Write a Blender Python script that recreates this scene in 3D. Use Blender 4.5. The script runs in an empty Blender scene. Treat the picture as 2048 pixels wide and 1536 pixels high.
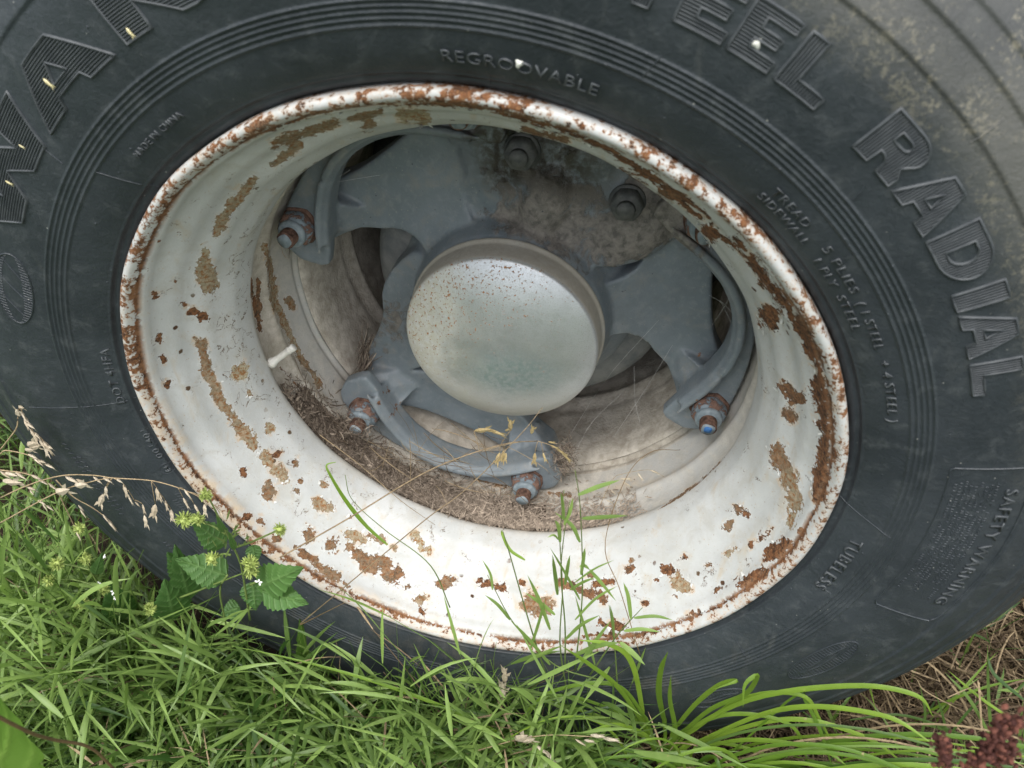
import bpy, bmesh, math, random
import numpy as np
from mathutils import Matrix, Vector
PI = math.pi
rng = np.random.default_rng(11)
random.seed(5)
SC = bpy.context.scene
COL = SC.collection

# ------------------------------------------------------------------ camera
H = 0.52                      # height of the wheel axle above the ground
NRM = np.array([-0.20368791, 0.63491616, -0.74524674])      # wheel axis in camera axes
UP0 = np.array([0.0, -0.76120473, -0.64851165])
RT0 = np.array([0.97903587, 0.13209398, -0.1550482])
CW = np.array([-.0413, .053, .6715])
FPX = 1600.0
cam_d = bpy.data.cameras.new('camera')
cam = bpy.data.objects.new('camera', cam_d); COL.objects.link(cam); SC.camera = cam
def cvec(x, y, z):            # camera-axes vector (x right, y down, z forward) to world
    v = np.array([x, y, z]); return Vector((v @ RT0, -(v @ NRM), v @ UP0))
cx, cy, cz = cvec(1, 0, 0), cvec(0, -1, 0), cvec(0, 0, -1)
cpos = -cvec(*CW) + Vector((0, 0, H))
cam.matrix_world = Matrix(((cx.x, cy.x, cz.x, cpos.x), (cx.y, cy.y, cz.y, cpos.y), (cx.z, cy.z, cz.z, cpos.z), (0, 0, 0, 1)))
cam_d.sensor_width = 36; cam_d.lens = 36 * FPX / 2048
cam_d.clip_start = .02; cam_d.clip_end = 300
cam_d.dof.use_dof = True; cam_d.dof.focus_distance = .80; cam_d.dof.aperture_fstop = 9

# ------------------------------------------------------------------ light
w = bpy.data.worlds.new('World'); SC.world = w; w.use_nodes = True
nt = w.node_tree; nt.nodes.clear()
sky = nt.nodes.new('ShaderNodeTexSky'); sky.sky_type = 'NISHITA'; sky.sun_disc = False
SUN_EL, SUN_AZ = math.radians(62), math.radians(-28)
sky.sun_elevation = SUN_EL; sky.sun_rotation = math.radians(180 - 28)
sky.air_density = 1.0; sky.dust_density = 3.0; sky.ozone_density = 1.0
hs = nt.nodes.new('ShaderNodeHueSaturation'); hs.inputs['Saturation'].default_value = .38
bg = nt.nodes.new('ShaderNodeBackground'); bg.inputs['Strength'].default_value = .13
wo = nt.nodes.new('ShaderNodeOutputWorld')
nt.links.new(sky.outputs[0], hs.inputs['Color']); nt.links.new(hs.outputs[0], bg.inputs[0]); nt.links.new(bg.outputs[0], wo.inputs[0])
sl = bpy.data.lights.new('sun', 'SUN'); sl.energy = 1.5; sl.angle = math.radians(28); sl.color = (1, .97, .93)
sun = bpy.data.objects.new('sun', sl); COL.objects.link(sun)
sd = Vector((math.sin(SUN_AZ) * math.cos(SUN_EL), -math.cos(SUN_AZ) * math.cos(SUN_EL), math.sin(SUN_EL)))
sun.rotation_euler = sd.to_track_quat('Z', 'Y').to_euler()
SC.view_settings.view_transform = 'Standard'; SC.view_settings.look = 'None'
SC.view_settings.exposure = 1.08; SC.view_settings.gamma = 1

# ------------------------------------------------------------------ helpers
def W(r, a, z=0.0):           # wheel polar: radius, degrees clockwise from the top, distance out of the wheel plane
    a = np.radians(a); r = np.asarray(r, float)
    X = r * np.sin(a); Z = H + r * np.cos(a)
    X, Y, Z = np.broadcast_arrays(X, -np.asarray(z, float), Z)
    return np.stack([X, Y, Z], -1)
def px_at(px, py, z=0.0):     # point seen at a photo pixel on the plane z in front of the wheel plane
    d = np.array([(px - 1024) / FPX, (py - 768) / FPX, 1.0]); o = CW + NRM * z
    X = d * (o @ NRM) / (d @ NRM) - CW
    return np.array([X @ RT0, -(X @ NRM), X @ UP0 + H])
def px_line(pts, z0, z1=None, n=14):
    """smooth 3-D curve through photo pixels, z running from z0 to z1"""
    z1 = z0 if z1 is None else z1
    m = len(pts); P = np.array([px_at(p[0], p[1], z0 + (z1 - z0) * i / max(1, m - 1)) for i, p in enumerate(pts)])
    return smooth_curve(P, n)
def smooth_curve(P, n):
    P = np.asarray(P, float)
    if len(P) == 2: t = np.linspace(0, 1, n)[:, None]; return P[0] * (1 - t) + P[1] * t
    Q = np.vstack([2 * P[0] - P[1], P, 2 * P[-1] - P[-2]]); out = []
    u = np.linspace(0, len(P) - 1 - 1e-9, n)
    for x in u:
        i = int(x); f = x - i; a, b, c, d = Q[i:i + 4]
        out.append(.5 * (2 * b + (c - a) * f + (2 * a - 5 * b + 4 * c - d) * f * f + (3 * b - a - 3 * c + d) * f ** 3))
    return np.array(out)
def project(P):               # world points -> photo pixels
    P = np.asarray(P) - np.array([0, 0, H]); c = CW + P[:, :1] * RT0 - P[:, 1:2] * NRM + P[:, 2:3] * UP0
    return np.stack([FPX * c[:, 0] / c[:, 2] + 1024, FPX * c[:, 1] / c[:, 2] + 768], 1)
def mk(name, V, F, mat, parent=None, smooth=True, attrs=None, link=True):
    me = bpy.data.meshes.new(name); V = np.asarray(V, np.float32)
    if isinstance(F, np.ndarray):
        k = F.shape[1]; n = len(F)
        me.vertices.add(len(V)); me.vertices.foreach_set('co', V.ravel())
        me.loops.add(n * k); me.loops.foreach_set('vertex_index', F.astype(np.int32).ravel())
        me.polygons.add(n); me.polygons.foreach_set('loop_start', np.arange(0, n * k, k, dtype=np.int32))
        me.polygons.foreach_set('loop_total', np.full(n, k, np.int32))
        me.update(calc_edges=True)
    else:
        me.from_pydata([tuple(v) for v in V.tolist()], [], F); me.update()
    if smooth and len(me.polygons): me.polygons.foreach_set('use_smooth', np.ones(len(me.polygons), bool))
    for k, v in (attrs or {}).items():
        a = me.attributes.new(k, 'FLOAT', 'POINT'); a.data.foreach_set('value', np.asarray(v, np.float32))
    for m in (mat if isinstance(mat, (list, tuple)) else [mat]): me.materials.append(m)
    if not link: return me
    o = bpy.data.objects.new(name, me); COL.objects.link(o)
    if parent: o.parent = parent
    return o
def empty(name, loc=(0, 0, 0)):
    o = bpy.data.objects.new(name, None); COL.objects.link(o); o.empty_display_size = .05; o.location = loc
    bpy.context.view_layer.update() if False else None
    return o
def tag(o, label=None, cat=None, group=None, kind=None):
    if label: o['label'] = label
    if cat: o['category'] = cat
    if group: o['group'] = group
    if kind: o['kind'] = kind
    return o
def place(root, loc):         # put a thing's empty at its base without moving its parts
    root.location = loc
    for c in root.children:
        for k in [c]:
            k.matrix_parent_inverse = Matrix.Translation(-Vector(loc))
def revolve(prof, n, a0=0., a1=360.):
    prof = np.asarray(prof, float); full = abs(a1 - a0 - 360) < 1e-6
    A = np.linspace(a0, a1, n, endpoint=not full)
    V = W(prof[None, :, 0], A[:, None], prof[None, :, 1]).reshape(-1, 3); m = len(prof)
    I, J = np.meshgrid(np.arange(n if full else n - 1), np.arange(m - 1), indexing='ij')
    I2 = (I + 1) % n
    F = np.stack([I * m + J, I * m + J + 1, I2 * m + J + 1, I2 * m + J], -1).reshape(-1, 4)
    return V, F, np.repeat(A, m), np.tile(prof[:, 0], n), np.tile(prof[:, 1], n)
def spline_profile(pts, step):
    P = smooth_curve(np.array(pts), 40 * len(pts)); L = np.r_[0, np.cumsum(np.linalg.norm(np.diff(P, axis=0), axis=1))]
    n = max(4, int(L[-1] / step)); t = np.linspace(0, L[-1], n)
    return np.stack([np.interp(t, L, P[:, 0]), np.interp(t, L, P[:, 1])], 1)
class Soup:                   # collects pieces into one mesh
    def __init__(s): s.V = []; s.F = []; s.A = []; s.n = 0
    def add(s, V, F, val=0.):
        V = np.asarray(V, float); F = np.asarray(F, int)
        s.V.append(V); s.F.append(F + s.n); s.A.append(np.broadcast_to(np.asarray(val, float), (len(V),))); s.n += len(V)
    def build(s, name, mat, parent=None, smooth=True, extra=None):
        return mk(name, np.vstack(s.V), np.vstack(s.F), mat, parent, smooth, {'tint': np.concatenate(s.A)})
def frames(P):                # two vectors square to a curve
    P = np.asarray(P, float)
    T = np.gradient(P, axis=-2); T /= np.linalg.norm(T, axis=-1, keepdims=True) + 1e-12
    ref = np.where(np.abs(T[..., 2:3]) > .9, np.array([1., 0, 0]), np.array([0, 0, 1.]))
    A = np.cross(T, ref); A /= np.linalg.norm(A, axis=-1, keepdims=True) + 1e-12
    return T, A, np.cross(A, T)
def tube(P, R, sides=6, cap=True):
    P = np.asarray(P, float); n = len(P); R = np.broadcast_to(np.asarray(R, float), (n,)).copy()
    T, A, B = frames(P); th = np.arange(sides) * 2 * PI / sides
    V = P[:, None] + R[:, None, None] * (np.cos(th)[None, :, None] * A[:, None] + np.sin(th)[None, :, None] * B[:, None])
    V = V.reshape(-1, 3); i, j = np.meshgrid(np.arange(n - 1), np.arange(sides), indexing='ij'); j2 = (j + 1) % sides
    F = np.stack([i * sides + j, i * sides + j2, (i + 1) * sides + j2, (i + 1) * sides + j], -1).reshape(-1, 4)
    if cap:
        V = np.vstack([V, P[:1], P[-1:]]); a = n * sides; js = np.arange(sides); e = (n - 1) * sides
        F = np.vstack([F, np.stack([js, np.full(sides, a), np.full(sides, a), (js + 1) % sides], -1)[:, [0, 1, 3, 3]][:, [0, 1, 2, 2]] * 0 + np.stack([(js + 1) % sides, js, np.full(sides, a), np.full(sides, a)], -1)])
        F = np.vstack([F, np.stack([e + js, e + (js + 1) % sides, np.full(sides, a + 1), np.full(sides, a + 1)], -1)])
    return V, F
def clean_quads(F):           # quads with a doubled corner become triangles in a python list
    return [tuple(dict.fromkeys(f)) for f in F.tolist()]
def mk_tube(name, P, R, mat, parent=None, sides=8, tint=None):
    V, F = tube(P, R, sides); o = mk(name, V, clean_quads(F), mat, parent, True, {'tint': np.full(len(V), .5 if tint is None else tint)}); return o
def blades(P, Wd, S, fold=.35):
    """P (n,k,3) centre lines, Wd (n,k) half widths, S (n,k,3) side vectors -> folded ribbons"""
    n, k, _ = P.shape; T = np.gradient(P, axis=1); N = np.cross(T, S); N /= np.linalg.norm(N, axis=-1, keepdims=True) + 1e-12
    L = P - S * Wd[..., None] + N * Wd[..., None] * fold; R = P + S * Wd[..., None] + N * Wd[..., None] * fold
    V = np.stack([L, P, R], 2).reshape(-1, 3)
    b = (np.arange(n)[:, None] * k + np.arange(k - 1)[None]) * 3
    F = np.concatenate([np.stack([b, b + 1, b + 4, b + 3], -1), np.stack([b + 1, b + 2, b + 5, b + 4], -1)]).reshape(-1, 4)
    return V, F

# ------------------------------------------------------------------ materials
class M:
    def __init__(s, name, rough=.6, spec=.4, metal=0.):
        s.m = bpy.data.materials.new(name); s.m.use_nodes = True; s.t = s.m.node_tree
        s.b = s.t.nodes['Principled BSDF']; s.b.inputs['Roughness'].default_value = rough
        s.b.inputs['Specular IOR Level'].default_value = spec; s.b.inputs['Metallic'].default_value = metal
        s.tc = None
    def nd(s, k, **kw):
        n = s.t.nodes.new(k)
        for a, b in kw.items(): setattr(n, a, b)
        return n
    def put(s, sock, v):
        if hasattr(v, 'is_linked') or hasattr(v, 'links'): s.t.links.new(v, sock)
        else: sock.default_value = (*v, 1) if (isinstance(v, tuple) and len(v) == 3 and sock.type == 'RGBA') else v
    def co(s):
        if s.tc is None: s.tc = s.nd('ShaderNodeTexCoord')
        return s.tc.outputs['Object']
    def noise(s, scale, detail=4, rough=.55, dist=0., vec=None, w4=0.):
        n = s.nd('ShaderNodeTexNoise'); n.noise_dimensions = '4D'; n.inputs['W'].default_value = w4
        s.put(n.inputs['Vector'], vec if vec is not None else s.co())
        for a, b in (('Scale', scale), ('Detail', detail), ('Roughness', rough), ('Distortion', dist)): n.inputs[a].default_value = b
        return n.outputs['Fac']
    def vor(s, scale, feat='F1', vec=None, out='Distance'):
        n = s.nd('ShaderNodeTexVoronoi', feature=feat); s.put(n.inputs['Vector'], vec if vec is not None else s.co()); n.inputs['Scale'].default_value = scale
        return n.outputs[out]
    def scale(s, v):
        n = s.nd('ShaderNodeVectorMath', operation='MULTIPLY'); s.put(n.inputs[0], s.co()); n.inputs[1].default_value = v; return n.outputs[0]
    def math(s, op, a, b=0., c=None):
        n = s.nd('ShaderNodeMath', operation=op); s.put(n.inputs[0], a); s.put(n.inputs[1], b)
        if c is not None: s.put(n.inputs[2], c)
        return n.outputs[0]
    def ramp(s, v, a, b, o0=0., o1=1., smooth=True):
        n = s.nd('ShaderNodeMapRange', interpolation_type='SMOOTHSTEP' if smooth else 'LINEAR'); s.put(n.inputs[0], v)
        for i, x in ((1, a), (2, b), (3, o0), (4, o1)): s.put(n.inputs[i], x)
        return n.outputs[0]
    def mix(s, f, a, b, mode='MIX'):
        n = s.nd('ShaderNodeMix', data_type='RGBA', blend_type=mode); s.put(n.inputs[0], f); s.put(n.inputs[6], a); s.put(n.inputs[7], b); return n.outputs[2]
    def attr(s, name):
        n = s.nd('ShaderNodeAttribute'); n.attribute_name = name; return n.outputs['Fac']
    def xyz(s):
        n = s.nd('ShaderNodeSeparateXYZ'); s.put(n.inputs[0], s.co()); return n.outputs
    def bump(s, h, dist, strength=1., prev=None):
        n = s.nd('ShaderNodeBump'); n.inputs['Distance'].default_value = dist; n.inputs['Strength'].default_value = strength; s.put(n.inputs['Height'], h)
        if prev is not None: s.put(n.inputs['Normal'], prev)
        return n.outputs[0]
    def out(s, col=None, rough=None, normal=None, metal=None):
        if col is not None: s.put(s.b.inputs['Base Color'], col)
        if rough is not None: s.put(s.b.inputs['Roughness'], rough)
        if normal is not None: s.put(s.b.inputs['Normal'], normal)
        if metal is not None: s.put(s.b.inputs['Metallic'], metal)
        return s.m
def wheel_polar(m):           # radius from the axle and a value that grows clockwise
    x = m.xyz(); dz = m.math('SUBTRACT', x[2], H)
    r = m.math('SQRT', m.math('ADD', m.math('MULTIPLY', x[0], x[0]), m.math('MULTIPLY', dz, dz)))
    return r, x[0], dz, x[1]

def mat_rubber():
    m = M('rubber', .5, .5); r, X, Z, Y = wheel_polar(m)
    n1 = m.noise(9, 6, .6); n2 = m.noise(70, 5, .65, .4); n3 = m.noise(320, 3, .6)
    c = m.mix(m.ramp(n1, .3, .7), (.021, .0265, .0315), (.039, .047, .054))
    c = m.mix(m.ramp(n2, .5, .78, 0, .5), c, (.085, .095, .097))
    # dusty scuff streaks
    st = m.noise(1., 4, .6, 0, m.scale((60, 40, 14)))
    c = m.mix(m.ramp(st, .6, .82, 0, .45), c, (.10, .105, .10))
    # tan lichen and dried mud on the upper right shoulder and tread
    d = m.math('ADD', m.math('MULTIPLY', X, .62), m.math('MULTIPLY', Z, .78))          # grows towards the upper right
    side = m.ramp(d, .27, .40); ring = m.ramp(r, .392, .43)
    zone = m.math('MULTIPLY', side, ring)
    lich = m.math('ADD', m.noise(26, 8, .72, .8), m.math('MULTIPLY', m.noise(95, 5, .7, 1., None, 3.), .45))
    lm = m.math('MULTIPLY', m.ramp(m.math('ADD', lich, m.math('MULTIPLY', m.math('SUBTRACT', m.noise(330, 4, .75, 0, None, 6.), .5), 1.0)), .74, .92), zone)
    c = m.mix(m.math('MULTIPLY', lm, .9), c, m.mix(n3, (.17, .155, .115), (.34, .31, .22)))
    c = m.mix(m.math('MULTIPLY', zone, m.ramp(n1, .3, .6, .35, .75)), c, (.105, .103, .090))
    # chalky flakes where the shoulder meets the ground
    low = m.math('MULTIPLY', m.ramp(r, .483, .498), m.ramp(Z, -.02, -.12))
    c = m.mix(m.math('MULTIPLY', m.ramp(m.noise(22, 7, .75, .6, None, 27.), .48, .68), m.ramp(Z, -.10, -.36, 0, .4)), c, (.115, .105, .085))
    fl = m.ramp(m.noise(75, 6, .75, 1.2, None, 7.), .55, .60)
    c = m.mix(m.math('MULTIPLY', fl, low), c, (.34, .34, .31))
    # pale specks
    sp = m.ramp(m.vor(75), .055, .02); c = m.mix(m.math('MULTIPLY', sp, .55), c, (.42, .42, .38))
    rough = m.ramp(n2, .3, .7, .38, .56)
    nb = m.bump(n3, .0006, .8); nb = m.bump(n2, .0009, .7, nb)
    crk = m.ramp(m.noise(1., 3, .7, .6, m.scale((900, 500, 60))), .55, .75); nb = m.bump(crk, .0004, .5, nb)
    return m.out(c, rough, nb)

def rust_colour(m):
    n = m.noise(170, 7, .75, .5); n2 = m.noise(520, 4, .75)
    c = m.mix(m.ramp(n, .38, .60), (.034, .017, .010), (.20, .085, .035))
    c = m.mix(m.ramp(n2, .52, .66, 0, .7), c, (.34, .185, .085)); return m.mix(m.ramp(n2, .42, .34, 0, .8), c, (.022, .010, .007))

def mat_rim():
    m = M('chipped_white_paint', .5, .35); r, X, Z, Y = wheel_polar(m)
    n1 = m.noise(14, 5, .6); nf = m.noise(230, 5, .68, .6); nm = m.noise(75, 5, .62, .8, None, 2.); nff = m.noise(700, 3, .6)
    paint = m.mix(m.ramp(n1, .3, .7), (.42, .43, .418), (.525, .535, .525))
    paint = m.mix(m.math('MULTIPLY', m.ramp(m.noise(38, 7, .72, .8, None, 15.), .46, .66), .5), paint, (.40, .385, .34))
    paint = m.mix(m.ramp(nm, .5, .75, 0, .45), paint, (.50, .50, .46))
    paint = m.mix(m.ramp(nff, .6, .8, 0, .4), paint, (.36, .34, .30))
    paint = m.mix(m.ramp(m.vor(210), .14, .05, 0, .8), paint, m.mix(m.ramp(nm, .4, .6), (.25, .16, .09), (.42, .26, .12)))
    paint = m.mix(m.math('MULTIPLY', m.attr('stain'), m.ramp(nm, .36, .64)), paint, (.62, .42, .21))
    scr = m.ramp(m.math('ABSOLUTE', m.math('SUBTRACT', m.noise(95, 3, .5, 2.5, None, 41.), .5)), .010, .003); paint = m.mix(m.math('MULTIPLY', scr, m.ramp(nm, .52, .62, 0, .6)), paint, (.30, .25, .19))
    paint = m.mix(m.ramp(m.noise(330, 4, .7, 0, None, 43.), .66, .72, 0, .7), paint, (.33, .24, .15))
    run = m.noise(1., 4, .65, .3, m.scale((75, 40, 11)), 51.); paint = m.mix(m.math('MULTIPLY', m.ramp(run, .56, .72, 0, .5), m.attr('bell')), paint, (.43, .34, .22))
    dirt = m.attr('dirt')
    dcol = m.mix(m.ramp(nm, .3, .7), (.31, .27, .215), (.52, .475, .40))
    dcol = m.mix(m.ramp(nff, .5, .75, 0, .5), dcol, (.20, .165, .13))
    paint = m.mix(m.math('MULTIPLY', dirt, m.ramp(m.math('ADD', nm, m.math('MULTIPLY', dirt, .4)), .4, .85, .45, 1.)), paint, dcol)
    # chips: low frequency field broken up by noise
    w1 = m.math('MULTIPLY', m.math('SUBTRACT', nf, .5), 1.5); w2 = m.math('MULTIPLY', m.math('SUBTRACT', nm, .5), 2.1)
    f = m.math('ADD', m.attr('chip'), m.math('ADD', w1, w2)); chip = m.ramp(f, .50, .545)
    # scattered pinholes and hairline flakes
    sc = m.vor(46, 'F1', None); sc2 = m.ramp(m.math('ADD', sc, m.math('MULTIPLY', nf, .24)), .245, .215)
    keep = m.ramp(m.noise(17, 3, .5, 0, None, 5.), .50, .58); sc2 = m.math('MULTIPLY', m.math('MULTIPLY', sc2, keep), m.attr('bell'))
    cr = m.math('ABSOLUTE', m.math('SUBTRACT', m.noise(62, 4, .6, 1.4, None, 31.), .5)); cr = m.math('MULTIPLY', m.ramp(cr, .013, .005), m.math('MULTIPLY', m.ramp(m.math('ADD', m.noise(48, 3, .6, 0, None, 33.), m.attr('peel')), .56, .62), m.attr('bell')))
    chip = m.math('MAXIMUM', m.math('MAXIMUM', chip, sc2), cr)
    rust = rust_colour(m)
    tan = m.mix(m.ramp(nf, .35, .65), (.24, .205, .13), (.42, .37, .26)); tan = m.mix(m.ramp(m.noise(280, 6, .78, 0, None, 9.), .49, .57), tan, (.25, .115, .040)); tan = m.mix(m.ramp(m.noise(420, 5, .75, 0, None, 19.), .60, .66), tan, (.075, .040, .022))
    chipcol = m.mix(m.attr('tan'), rust, tan)
    edge = m.math('MULTIPLY', m.ramp(f, .34, .48), m.math('SUBTRACT', 1., chip)); rimd = m.math('MULTIPLY', chip, m.ramp(f, .60, .53))
    chipcol = m.mix(m.math('MULTIPLY', rimd, .75), chipcol, (.05, .028, .016))
    paint2 = m.mix(m.math('MULTIPLY', edge, .35), paint, (.70, .70, .67))
    halo = m.math('MULTIPLY', m.math('MULTIPLY', m.ramp(f, .10, .46), m.ramp(m.noise(52, 4, .6, 0, None, 21.), .50, .62)), .55); paint2 = m.mix(halo, paint2, (.50, .33, .17))
    c = m.mix(chip, paint2, chipcol)
    # rolled lip: mottled rust showing through thin paint
    lip = m.attr('lip')
    lf = m.math('ADD', m.noise(34, 6, .66, .4, None, 12.), m.math('MULTIPLY', m.math('SUBTRACT', m.noise(210, 5, .7, 0, None, 4.), .5), 1.5))
    lr = m.math('MULTIPLY', m.ramp(m.math('ADD', lf, m.attr('lipbias')), .54, .64), lip)
    lc = m.mix(m.ramp(m.noise(90, 5, .7, 0, None, 8.), .45, .68), rust, (.25, .125, .060))
    c = m.mix(m.math('MULTIPLY', lip, m.ramp(lf, .40, .54, 0, .45)), c, (.55, .40, .27))
    c = m.mix(lr, c, lc)
    allr = m.math('MAXIMUM', chip, lr)
    rough = m.ramp(allr, 0, 1, .48, .92); rough = m.math('MAXIMUM', rough, m.math('MULTIPLY', dirt, .85))
    h = m.math('SUBTRACT', 1., allr)
    nb = m.bump(nff, .0004, .35); nb = m.bump(nm, .0012, .45, nb); nb = m.bump(h, .0022, 1., nb)
    nb = m.bump(m.math('MULTIPLY', m.math('MAXIMUM', allr, m.math('MULTIPLY', dirt, .5)), nf), .0016, .8, nb)
    return m.out(c, rough, nb)

def mat_spider():
    m = M('blue_grey_enamel', .45, .45); r, X, Z, Y = wheel_polar(m)
    n1 = m.noise(20, 5, .6); n2 = m.noise(120, 5, .65, .4); n3 = m.noise(520, 3, .6)
    c = m.mix(m.ramp(n1, .3, .7), (.140, .168, .186), (.190, .218, .236))
    c = m.mix(m.ramp(n2, .48, .68, 0, .6), c, (.235, .255, .26)); c = m.mix(m.ramp(m.noise(11, 6, .7, .8, None, 17.), .48, .66, 0, .4), c, (.11, .125, .135))
    c = m.mix(m.ramp(m.vor(150), .13, .05, 0, .8), c, m.mix(n1, (.5, .48, .42), (.04, .04, .04)))
    mud = m.mix(m.ramp(n2, .3, .65), (.085, .074, .061), (.25, .22, .19)); mud = m.mix(m.ramp(n3, .6, .75, 0, .6), mud, (.42, .37, .32))
    mk_ = m.ramp(m.math('ADD', m.attr('mud'), m.math('MULTIPLY', m.math('SUBTRACT', m.noise(55, 7, .7, 1.2), .5), 1.9)), .42, .70)
    c = m.mix(m.math('MULTIPLY', mk_, .88), c, mud)
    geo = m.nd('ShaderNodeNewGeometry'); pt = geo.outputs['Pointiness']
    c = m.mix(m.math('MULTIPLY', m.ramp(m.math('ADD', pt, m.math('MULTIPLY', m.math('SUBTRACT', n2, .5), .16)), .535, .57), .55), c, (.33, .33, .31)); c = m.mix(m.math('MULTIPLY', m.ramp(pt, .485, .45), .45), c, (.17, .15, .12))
    c = m.mix(m.math('MULTIPLY', m.ramp(m.noise(33, 7, .72, .6, None, 14.), .50, .70), .5), c, (.25, .235, .205))
    c = m.mix(m.ramp(m.noise(240, 3, .6, 0, None, 3.), .68, .72), c, (.06, .07, .075))
    gm = m.math('MULTIPLY', m.attr('web_dark'), m.ramp(n2, .25, .6)); c = m.mix(gm, c, (.040, .034, .026))
    rs = m.ramp(m.math('ADD', m.attr('rust'), m.math('MULTIPLY', m.math('SUBTRACT', m.noise(130, 5, .7), .5), 1.6)), .60, .66)
    c = m.mix(rs, c, rust_colour(m))
    rough = m.ramp(m.math('MAXIMUM', mk_, rs), 0, 1, .42, .92)
    nb = m.bump(n3, .0005, .8); nb = m.bump(n2, .0007, .6, nb); nb = m.bump(n1, .003, .4, nb); nb = m.bump(m.math('MULTIPLY', mk_, n2), .0016, .9, nb)
    return m.out(c, rough, nb)

def mat_cap():
    m = M('weathered_silver', .42, .5, .7); r, X, Z, Y = wheel_polar(m)
    n1 = m.noise(24, 6, .62, .3); n2 = m.noise(210, 5, .7); n3 = m.noise(800, 3, .6)
    c = m.mix(m.ramp(n1, .3, .7), (.49, .51, .52), (.58, .60, .615))
    c = m.mix(m.ramp(n3, .45, .7, 0, .55), c, (.36, .37, .35))
    sw = m.noise(1., 4, .7, .8, m.scale((90, 90, 480))); c = m.mix(m.math('MULTIPLY', m.ramp(sw, .66, .71), m.ramp(X, -.01, .03)), c, (.70, .66, .55))
    # green tarnish low on the dome
    gx = m.math('DIVIDE', m.math('SUBTRACT', X, .012), .055); gz = m.math('DIVIDE', m.math('ADD', Z, .022), .030)
    g = m.math('SQRT', m.math('ADD', m.math('MULTIPLY', gx, gx), m.math('MULTIPLY', gz, gz)))
    gm = m.ramp(m.math('ADD', g, m.math('MULTIPLY', m.math('SUBTRACT', n1, .5), 1.1)), 1.45, .4)
    gm = m.math('MULTIPLY', gm, m.ramp(n2, .3, .62, .25, 1.))
    c = m.mix(m.math('MULTIPLY', gm, .95), c, (.115, .165, .145))
    # yellow-grey film towards the left and the bottom
    fl = m.ramp(m.math('ADD', m.math('MULTIPLY', X, -1.), m.math('MULTIPLY', m.math('SUBTRACT', n1, .5), .12)), .0, .085)
    c = m.mix(m.math('MULTIPLY', fl, m.ramp(n2, .3, .6, .2, .8)), c, (.44, .42, .32))
    fb = m.ramp(m.math('ADD', m.math('MULTIPLY', Z, -1.), m.math('MULTIPLY', m.math('SUBTRACT', n1, .5), .06)), .035, .085)
    c = m.mix(m.math('MULTIPLY', fb, .65), c, (.40, .40, .34))
    # rust freckles, denser at the upper left
    dn = m.ramp(m.math('SUBTRACT', m.math('MULTIPLY', Z, .8), m.math('MULTIPLY', X, .7)), -.05, .09, -.045, .040)
    sp = m.ramp(m.math('ADD', m.noise(380, 5, .66, 0, None, 6.), dn), .60, .64)
    c = m.mix(sp, c, m.mix(n2, (.20, .085, .03), (.40, .20, .08)))
    rim = m.attr('edge'); c = m.mix(m.math('MULTIPLY', rim, m.ramp(n1, .2, .5, .6, 1.)), c, m.mix(n2, (.27, .245, .20), (.46, .43, .37)))
    metal = m.ramp(m.math('MAXIMUM', m.math('MAXIMUM', sp, rim), m.math('MAXIMUM', m.math('MULTIPLY', gm, .8), m.math('MULTIPLY', fl, .7))), 0, 1, .72, .0)
    rough = m.ramp(n2, .3, .7, .38, .50); rough = m.math('MAXIMUM', rough, m.math('MULTIPLY', m.math('MAXIMUM', sp, m.math('MAXIMUM', rim, gm)), .75))
    nb = m.bump(n3, .00025, .35); nb = m.bump(sp, .0003, .5, nb)
    return m.out(c, rough, nb, metal)

def mat_plain(name, c0, c1, scale=120, rough=.8, bump=.0006, spec=.3, metal=0.):
    m = M(name, rough, spec, metal); n = m.noise(scale, 6, .65, .3); n2 = m.noise(scale * 5, 3, .6)
    c = m.mix(m.ramp(n, .32, .68), c0, c1); return m.out(c, None, m.bump(m.math('ADD', n, m.math('MULTIPLY', n2, .5)), bump, .8))

def mat_leaf(name, lo, hi, veins=False, trans=.35, rough=.42, dryc=(.42, .33, .17)):
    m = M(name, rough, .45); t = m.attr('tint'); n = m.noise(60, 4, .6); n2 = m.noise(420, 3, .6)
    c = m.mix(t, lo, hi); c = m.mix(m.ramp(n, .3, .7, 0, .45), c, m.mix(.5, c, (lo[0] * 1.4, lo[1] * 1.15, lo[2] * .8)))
    c = m.mix(m.math('MULTIPLY', m.ramp(m.noise(160, 4, .6, 0, None, 3.), .66, .72), .8), c, dryc)
    if veins:
        nb = m.bump(m.attr('vein'), .0012, .9); c = m.mix(m.math('MULTIPLY', m.attr('vein'), .5), c, (hi[0] * 1.6, hi[1] * 1.35, hi[2] * 1.7)); nb = m.bump(n2, .0004, .5, nb)
    else: nb = m.bump(n2, .0002, .4)
    m.out(c, None, nb)
    tr = m.nd('ShaderNodeBsdfTranslucent'); m.put(tr.inputs[0], m.mix(.5, c, (hi[0] * 1.25, hi[1] * 1.4, hi[2] * .8)))
    mx = m.nd('ShaderNodeMixShader'); mx.inputs[0].default_value = trans
    m.t.links.new(m.b.outputs[0], mx.inputs[1]); m.t.links.new(tr.outputs[0], mx.inputs[2])
    m.t.links.new(mx.outputs[0], m.t.nodes['Material Output'].inputs[0]); return m.m
def mat_tint(name, a, b, rough=.75, scale=200):
    m = M(name, rough, .3); c = m.mix(m.attr('tint'), a, b); n = m.noise(scale, 4, .6)
    c = m.mix(m.ramp(n, .35, .7, 0, .5), c, (a[0] * .6, a[1] * .6, a[2] * .6)); return m.out(c, None, m.bump(n, .0004, .6))

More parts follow.
